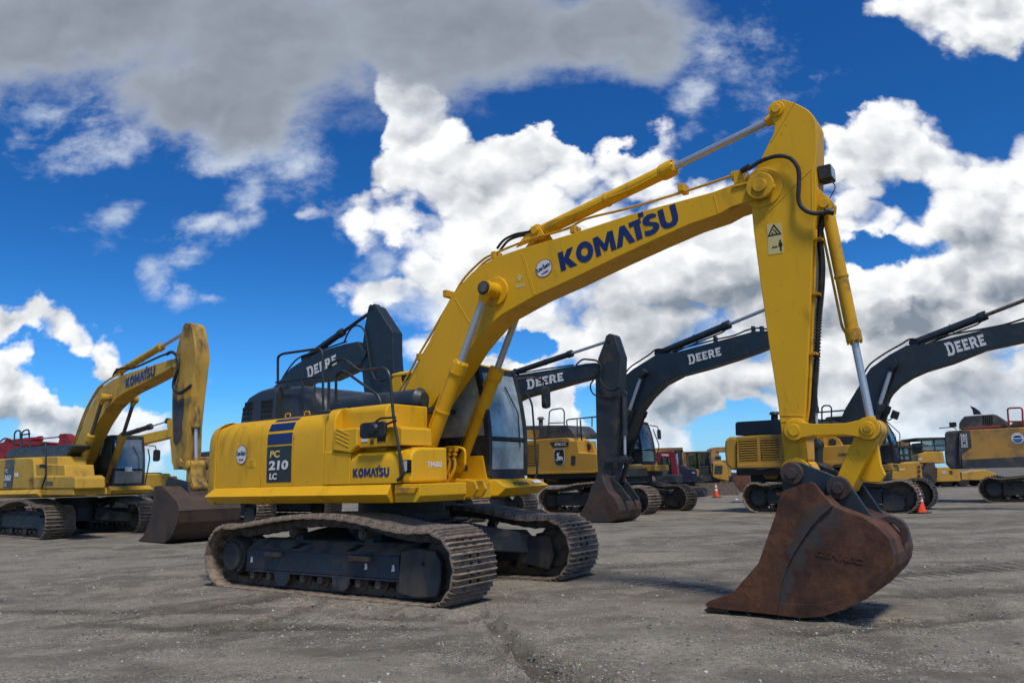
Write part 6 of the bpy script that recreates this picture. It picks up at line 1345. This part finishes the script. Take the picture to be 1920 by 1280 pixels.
tracked_base(T, 1.9, .45, 1.2, .7)
m = MB(); m.plan([(-2.6, 1.3), (-2.9, 0), (-2.6, -1.3), (1.2, -1.35), (1.2, 1.35)], 1.15, 2.1); m.obj('body', YB, T.o, .1)
two_seg(T, T.tr([(200, 880), (215, 840), (235, 822), (265, 815), (300, 807), (322, 803), (328, 808), (325, 818), (300, 824), (270, 831), (245, 840), (225, 870)], .2), .22, YB)
m = MB(); m.prism(T.tr([(313, 800), (313, 788), (318, 785), (324, 787), (334, 805), (334, 870), (322, 870), (318, 818)], .2), .2, -.2); m.obj('arm', YB, T.o, .02)
a_, b_ = T.tr([(232, 815), (316, 789)], 0); ram(T, a_, b_, .62, .13, .04, 0, BLK, pipe=False)
T = sited('farm_tractor', 'tiny dark red machine on the horizon right of the far-left cab', 'tractor', 303, 90, 0)
m = MB(); m.prism(T.tr([(289, 904), (290, 893), (296, 889), (300, 889), (301, 893), (318, 892), (320, 904)], 1.0), 1.0, -1.0); m.obj('body', REDP, T.o, .1)
m = MB(); m.prism(T.tr([(299, 904), (299, 899), (316, 898), (316, 904)], 1.02), 1.02, .9); m.obj('side_panel', YH, T.o, .03)
for px in (294, 314):
    x, _z = T.tr([(px, 900)], 1.0)[0]
    for s in (1.1, -1.1): m = MB(); m.disc(x, .6, s + .2, s - .2, .6, 18); m.obj('wheel', RUBBER, T.o, .05)
T = sited('wheel_loader', 'small dark machine silhouette with railings beside the far-left cab mirror', 'loader', 281, 52, 0)
m = MB(); m.box(-.5, .5, .6, -.6, .4, 1.4); m.obj('body', GRY, T.o, .05); open_cab(T, -.45, .45, .5, -.5, 1.35, 2.3, BLK)
for x in (-.5, .5):
    for s in (.7, -.7): m = MB(); m.disc(x, .4, s + .15, s - .15, .4, 18); m.obj('wheel', RUBBER, T.o, .04)
# ---- a white scrap of paper and crushed litter on the gravel
for (px, py, lab) in ((1381, 937, 'crumpled white paper scrap on the gravel beside the far cone'),):
    gx, gy = ground_at(px, py); m = MB(); m.loft([[(gx + .10 * cos(a), gy + .07 * sin(a), .01 + .03 * (i % 2)) for i, a in enumerate([k * pi / 4 for k in range(8)])], [(gx + .05 * cos(a), gy + .04 * sin(a), .06) for a in [k * pi / 4 for k in range(8)]]]); o = m.obj('paper_scrap', WHT); o['label'] = lab; o['category'] = 'litter'

# ================================================================== ground
def ground_sheet():
    xs = []; x = 0
    while x < 3000: xs.append(x); x += .07 if x < 5 else (.12 if x < 10 else (.3 if x < 30 else (1.5 if x < 80 else x * .3)))
    xs = [-v for v in xs[:0:-1]] + xs
    ys = []; y = -30
    while y < 4000: ys.append(y); y += 3 if y < 0 else (.5 if y < 3.4 else (.06 if y < 11 else (.12 if y < 16 else (.35 if y < 40 else (2 if y < 90 else y * .3)))))
    vs = []; n = len(xs)
    for y in ys:
        for x in xs:
            r = hypot(x, y); z = 0
            if r < 60:
                f = 1 if r < 20 else (60 - r) / 40
                z = f * (.030 * noise.noise((x * .35, y * .35, 0)) + .016 * noise.noise((x * 1.3, y * 1.3, 5)) + (.008 * noise.noise((x * 4.1, y * 4.1, 9)) + .006 * noise.noise((x * 9, y * 9, 2)) if r < 16 else 0))
                # ruts pressed by passing tracks, and the loose spoil beside them
                for (ax, ay, bx, by, wd, dp) in RUTS:
                    dx_, dy_ = bx - ax, by - ay; L2 = dx_ * dx_ + dy_ * dy_; t = ((x - ax) * dx_ + (y - ay) * dy_) / L2
                    if -.05 < t < 1.05:
                        s = ((x - ax) * dy_ - (y - ay) * dx_) / L2 ** .5 + .10 * noise.noise((t * 5, ax, 1))
                        e = 1 - min(1, abs(t - .5) * 2) ** 6
                        if abs(s) < wd * 1.8:
                            z += e * (-dp * math.exp(-(s / wd) ** 4) + dp * 1.1 * math.exp(-((abs(s) - wd * 1.15) / (wd * .28)) ** 2) * (.5 + noise.noise((x * 6, y * 6, 3)))) 
                # keep the contact patches of the near excavator's tracks level
                c, s_ = cos(radians(-35)), sin(radians(-35)); lx = (x + 1.596) * c + (y - 10.81) * s_; lr_ = (x + 1.596) * s_ - (y - 10.81) * c
                if abs(lx) < 2.3 and .7 < abs(lr_) < 1.7: z = min(z, .005) * .3
                if abs(lx) < 2.4 and 1.58 < abs(lr_) < 1.95: z = z * .5 + .05 * (.5 + noise.noise((x * 5, y * 5, 7))) 
            vs.append((x, y, z - .006))
    fs = [(j * n + i, j * n + i + 1, (j + 1) * n + i + 1, (j + 1) * n + i) for j in range(len(ys) - 1) for i in range(n - 1)]
    me = bpy.data.meshes.new('ground'); me.from_pydata(vs, [], fs); me.shade_smooth()
    o = bpy.data.objects.new('ground', me); COL.objects.link(o); o['kind'] = 'structure'; return o
_g = ground_at
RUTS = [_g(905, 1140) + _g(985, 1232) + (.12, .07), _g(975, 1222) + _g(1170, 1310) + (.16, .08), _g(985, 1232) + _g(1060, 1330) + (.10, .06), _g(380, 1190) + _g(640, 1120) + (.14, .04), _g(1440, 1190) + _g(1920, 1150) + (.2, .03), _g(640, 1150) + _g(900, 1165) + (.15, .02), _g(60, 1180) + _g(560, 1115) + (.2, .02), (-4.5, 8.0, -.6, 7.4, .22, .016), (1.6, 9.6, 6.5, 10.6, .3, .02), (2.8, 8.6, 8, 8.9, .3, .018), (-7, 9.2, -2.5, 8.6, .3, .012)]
gm = bpy.data.materials.new('gravel'); gm.use_nodes = True; t = NT(gm.node_tree); p = t.n['Principled BSDF']
oc = t.n.new('ShaderNodeTexCoord').outputs['Object']
n_big = t.noise(t.v('MULTIPLY', oc, (.8, 1.3, 1)), .35, 5, .6); n_mid = t.noise(oc, 2.2, 6, .6); n_f = t.noise(oc, 16, 6, .7); n_ff = t.noise(oc, 70, 4, .7)
col = t.mix(t.ramp(n_big, .42, .60), (.165, .153, .140), (.30, .284, .262))
col = t.mix(t.ramp(n_mid, .46, .62, 0, .55), col, (.36, .342, .318))
col = t.mix(t.ramp(n_f, .47, .60, 0, .6), col, (.150, .140, .128))
v1 = t.vor(oc, 55); v2 = t.vor(oc, 120)
wn = t.n.new('ShaderNodeTexVoronoi'); t.set(wn.inputs['Vector'], oc); wn.inputs['Scale'].default_value = 46
stone = t.ramp(wn.outputs['Distance'], .25, .40, 1, 0)
coarse = t.ramp(t.noise(oc, 1.1, 6, .65), .44, .56)
sx, sy, sz = t.sep(wn.outputs['Color'])
col = t.mix(t.m('MULTIPLY', stone, t.m('MULTIPLY', t.ramp(sx, .45, .62, 0, .95), coarse)), col, t.mix(sy, (.42, .405, .38), (.80, .78, .74)))
col = t.mix(t.m('MULTIPLY', stone, t.ramp(sz, .982, .99)), col, (.75, .73, .70))
col = t.mix(t.m('MULTIPLY', stone, t.m('MULTIPLY', t.ramp(sz, .30, .20), t.m('ADD', .3, coarse))), col, (.05, .047, .043))
damp = t.ramp(t.noise(t.v('MULTIPLY', oc, (.7, 1.6, 1)), .9, 7, .62, .4), .54, .68, 0, .36)
col = t.mix(damp, col, (.115, .106, .096))
# cleat prints: bands of ridges left by passing tracks
ox, oy, oz = t.sep(oc)
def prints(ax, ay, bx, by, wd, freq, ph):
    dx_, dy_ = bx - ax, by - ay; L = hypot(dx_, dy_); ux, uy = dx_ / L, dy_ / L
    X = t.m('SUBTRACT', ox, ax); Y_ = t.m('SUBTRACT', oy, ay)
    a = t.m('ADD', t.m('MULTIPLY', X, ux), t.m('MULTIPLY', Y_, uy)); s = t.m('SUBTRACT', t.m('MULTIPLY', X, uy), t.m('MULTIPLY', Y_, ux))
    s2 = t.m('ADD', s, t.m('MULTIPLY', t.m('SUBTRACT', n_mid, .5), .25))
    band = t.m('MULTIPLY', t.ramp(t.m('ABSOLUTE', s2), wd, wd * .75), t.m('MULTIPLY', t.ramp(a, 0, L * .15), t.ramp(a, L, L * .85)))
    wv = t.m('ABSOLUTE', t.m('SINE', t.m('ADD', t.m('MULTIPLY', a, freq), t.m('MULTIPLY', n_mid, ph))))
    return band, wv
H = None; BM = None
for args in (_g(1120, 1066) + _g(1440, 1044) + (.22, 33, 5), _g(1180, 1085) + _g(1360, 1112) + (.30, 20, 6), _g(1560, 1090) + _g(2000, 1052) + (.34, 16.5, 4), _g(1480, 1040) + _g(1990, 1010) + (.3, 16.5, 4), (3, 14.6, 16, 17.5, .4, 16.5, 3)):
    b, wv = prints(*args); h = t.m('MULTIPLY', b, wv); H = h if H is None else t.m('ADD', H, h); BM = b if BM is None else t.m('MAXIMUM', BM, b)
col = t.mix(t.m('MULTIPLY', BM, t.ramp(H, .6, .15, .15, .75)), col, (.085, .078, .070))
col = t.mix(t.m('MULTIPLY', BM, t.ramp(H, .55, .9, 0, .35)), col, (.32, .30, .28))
# smoother, darker asphalt far behind the machines, and worn traffic lines
far = t.ramp(t.m('ADD', oy, t.m('MULTIPLY', ox, .15)), 54, 58)
col = t.mix(t.m('MULTIPLY', far, .55), col, (.085, .09, .10))
line = t.noise(t.v('MULTIPLY', oc, (.25, 2.6, 1)), .8, 4, .6)
col = t.mix(t.ramp(line, .50, .70, 0, .22), col, (.15, .143, .134))
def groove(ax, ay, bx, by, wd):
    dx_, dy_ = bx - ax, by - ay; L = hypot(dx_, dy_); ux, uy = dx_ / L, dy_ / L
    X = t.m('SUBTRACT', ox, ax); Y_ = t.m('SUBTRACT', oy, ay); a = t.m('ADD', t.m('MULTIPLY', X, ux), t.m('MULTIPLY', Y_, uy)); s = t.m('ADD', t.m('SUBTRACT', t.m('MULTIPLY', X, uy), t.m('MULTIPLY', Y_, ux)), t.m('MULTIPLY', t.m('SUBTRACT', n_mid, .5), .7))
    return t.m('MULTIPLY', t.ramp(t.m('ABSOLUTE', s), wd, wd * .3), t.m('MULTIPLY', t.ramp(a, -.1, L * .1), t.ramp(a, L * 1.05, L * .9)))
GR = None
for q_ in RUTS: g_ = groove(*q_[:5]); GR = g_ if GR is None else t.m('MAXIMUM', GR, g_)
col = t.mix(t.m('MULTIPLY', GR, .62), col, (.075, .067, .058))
def sweep(cx, cy, rad, wd, tread):
    d = t.v('LENGTH', t.v('SUBTRACT', t.comb(ox, oy, 0), (cx, cy, 0))); e = t.m('ABSOLUTE', t.m('ADD', t.m('SUBTRACT', d, rad), t.m('MULTIPLY', t.m('SUBTRACT', n_mid, .5), .35)))
    return t.m('MULTIPLY', t.ramp(e, wd, wd * .55), t.ramp(t.noise(oc, .6, 4, .6), .40, .60))
SW = None
for q_ in ((3.5, -2.0, 11.2, .30, 0), (3.5, -2.0, 13.3, .30, 0), (-9, 22, 15.2, .26, 0), (-9, 22, 17.4, .28, 0), (14, 2, 9.0, .3, 0), (14, 2, 11.2, .3, 0), (-6, -9, 15.5, .26, 0)): g_ = sweep(*q_); SW = g_ if SW is None else t.m('MAXIMUM', SW, g_)
col = t.mix(t.m('MULTIPLY', SW, .42), col, (.125, .113, .100))
dust = t.ramp(t.noise(t.v('ADD', oc, (11, 4, 0)), .55, 6, .6, .5), .52, .66, 0, .6)
col = t.mix(dust, col, (.33, .31, .285))
gr1 = t.noise(oc, 38, 3, .75); gr2 = t.noise(oc, 95, 2, .8)
grain = t.m('ADD', t.m('MULTIPLY', t.m('SUBTRACT', gr1, .5), 1.5), t.m('MULTIPLY', t.m('SUBTRACT', gr2, .5), 1.7))
grain = t.m('ADD', 1.0, t.m('MULTIPLY', grain, t.m('ADD', .45, t.m('MULTIPLY', coarse, .9))))
col = t.v('SCALE', col, sc=t.m('MAXIMUM', grain, .25))
t.set(p.inputs['Base Color'], t.v('MULTIPLY', col, (.95, .875, .71))); p.inputs['Roughness'].default_value = .9; p.inputs['Specular IOR Level'].default_value = .3
hh = t.m('ADD', t.m('MULTIPLY', n_f, 1.0), t.m('ADD', t.m('MULTIPLY', stone, .35), t.m('MULTIPLY', n_ff, .35)))
b1 = t.bump(hh, .8, .022); b2 = t.bump(t.m('ADD', H, t.m('MULTIPLY', SW, t.m('SUBTRACT', t.noise(oc, 7, 3, .6), .9))), .9, .05, b1)
t.set(p.inputs['Normal'], b2)
G_ = ground_sheet(); G_.data.materials.append(gm)
# loose stones near the camera
PEB = [material('pebble_grey', (.27, .25, .215), .85, var=.4, scale=6), material('pebble_pale', (.50, .48, .45), .85, var=.3, scale=6), material('pebble_dark', (.12, .115, .11), .85, var=.3, scale=6)]
rnd = random.Random(3); verts = []; faces = []; mi = []
ico = bmesh.new(); bmesh.ops.create_icosphere(ico, subdivisions=1, radius=1); iv = [v.co.copy() for v in ico.verts]; jf = [[v.index for v in f.verts] for f in ico.faces]; ico.free()
for k in range(24000):
    d = 4.2 + 13 * rnd.random() ** 1.7; a = rnd.uniform(-.78, .78); x = d * math.tan(a) * .9; y = d
    if noise.noise((x * .9, y * .9, 4)) < rnd.uniform(-.5, .25): continue
    s = rnd.choice((.004, .004, .005, .005, .006, .006, .007, .008, .012)) * (1 + .02 * d); zz = 0
    rx, ry, rz_ = (rnd.uniform(.7, 1.3) for _ in range(3)); b0 = len(verts)
    zz = .030 * noise.noise((x * .35, y * .35, 0)) + .016 * noise.noise((x * 1.3, y * 1.3, 5)) + .008 * noise.noise((x * 4.1, y * 4.1, 9)) + .006 * noise.noise((x * 9, y * 9, 2)) - .006
    for v in iv: verts.append((x + v.x * s * rx * rnd.uniform(.8, 1.2), y + v.y * s * ry * rnd.uniform(.8, 1.2), zz + s * .25 + v.z * s * rz_ * .75))
    for f in jf: faces.append([b0 + i for i in f])
    mi += [rnd.choice((0, 0, 0, 0, 0, 0, 0, 0, 2, 2, 2, 0, 0, 0, 0, 1))] * len(jf)
me = bpy.data.meshes.new('loose_gravel'); me.from_pydata(verts, [], faces); me.polygons.foreach_set('material_index', mi)
for q_ in PEB: me.materials.append(q_)
o = bpy.data.objects.new('loose_gravel', me); COL.objects.link(o); o['kind'] = 'stuff'; o['label'] = 'small loose grey stones scattered over the gravel yard'; o['category'] = 'gravel'
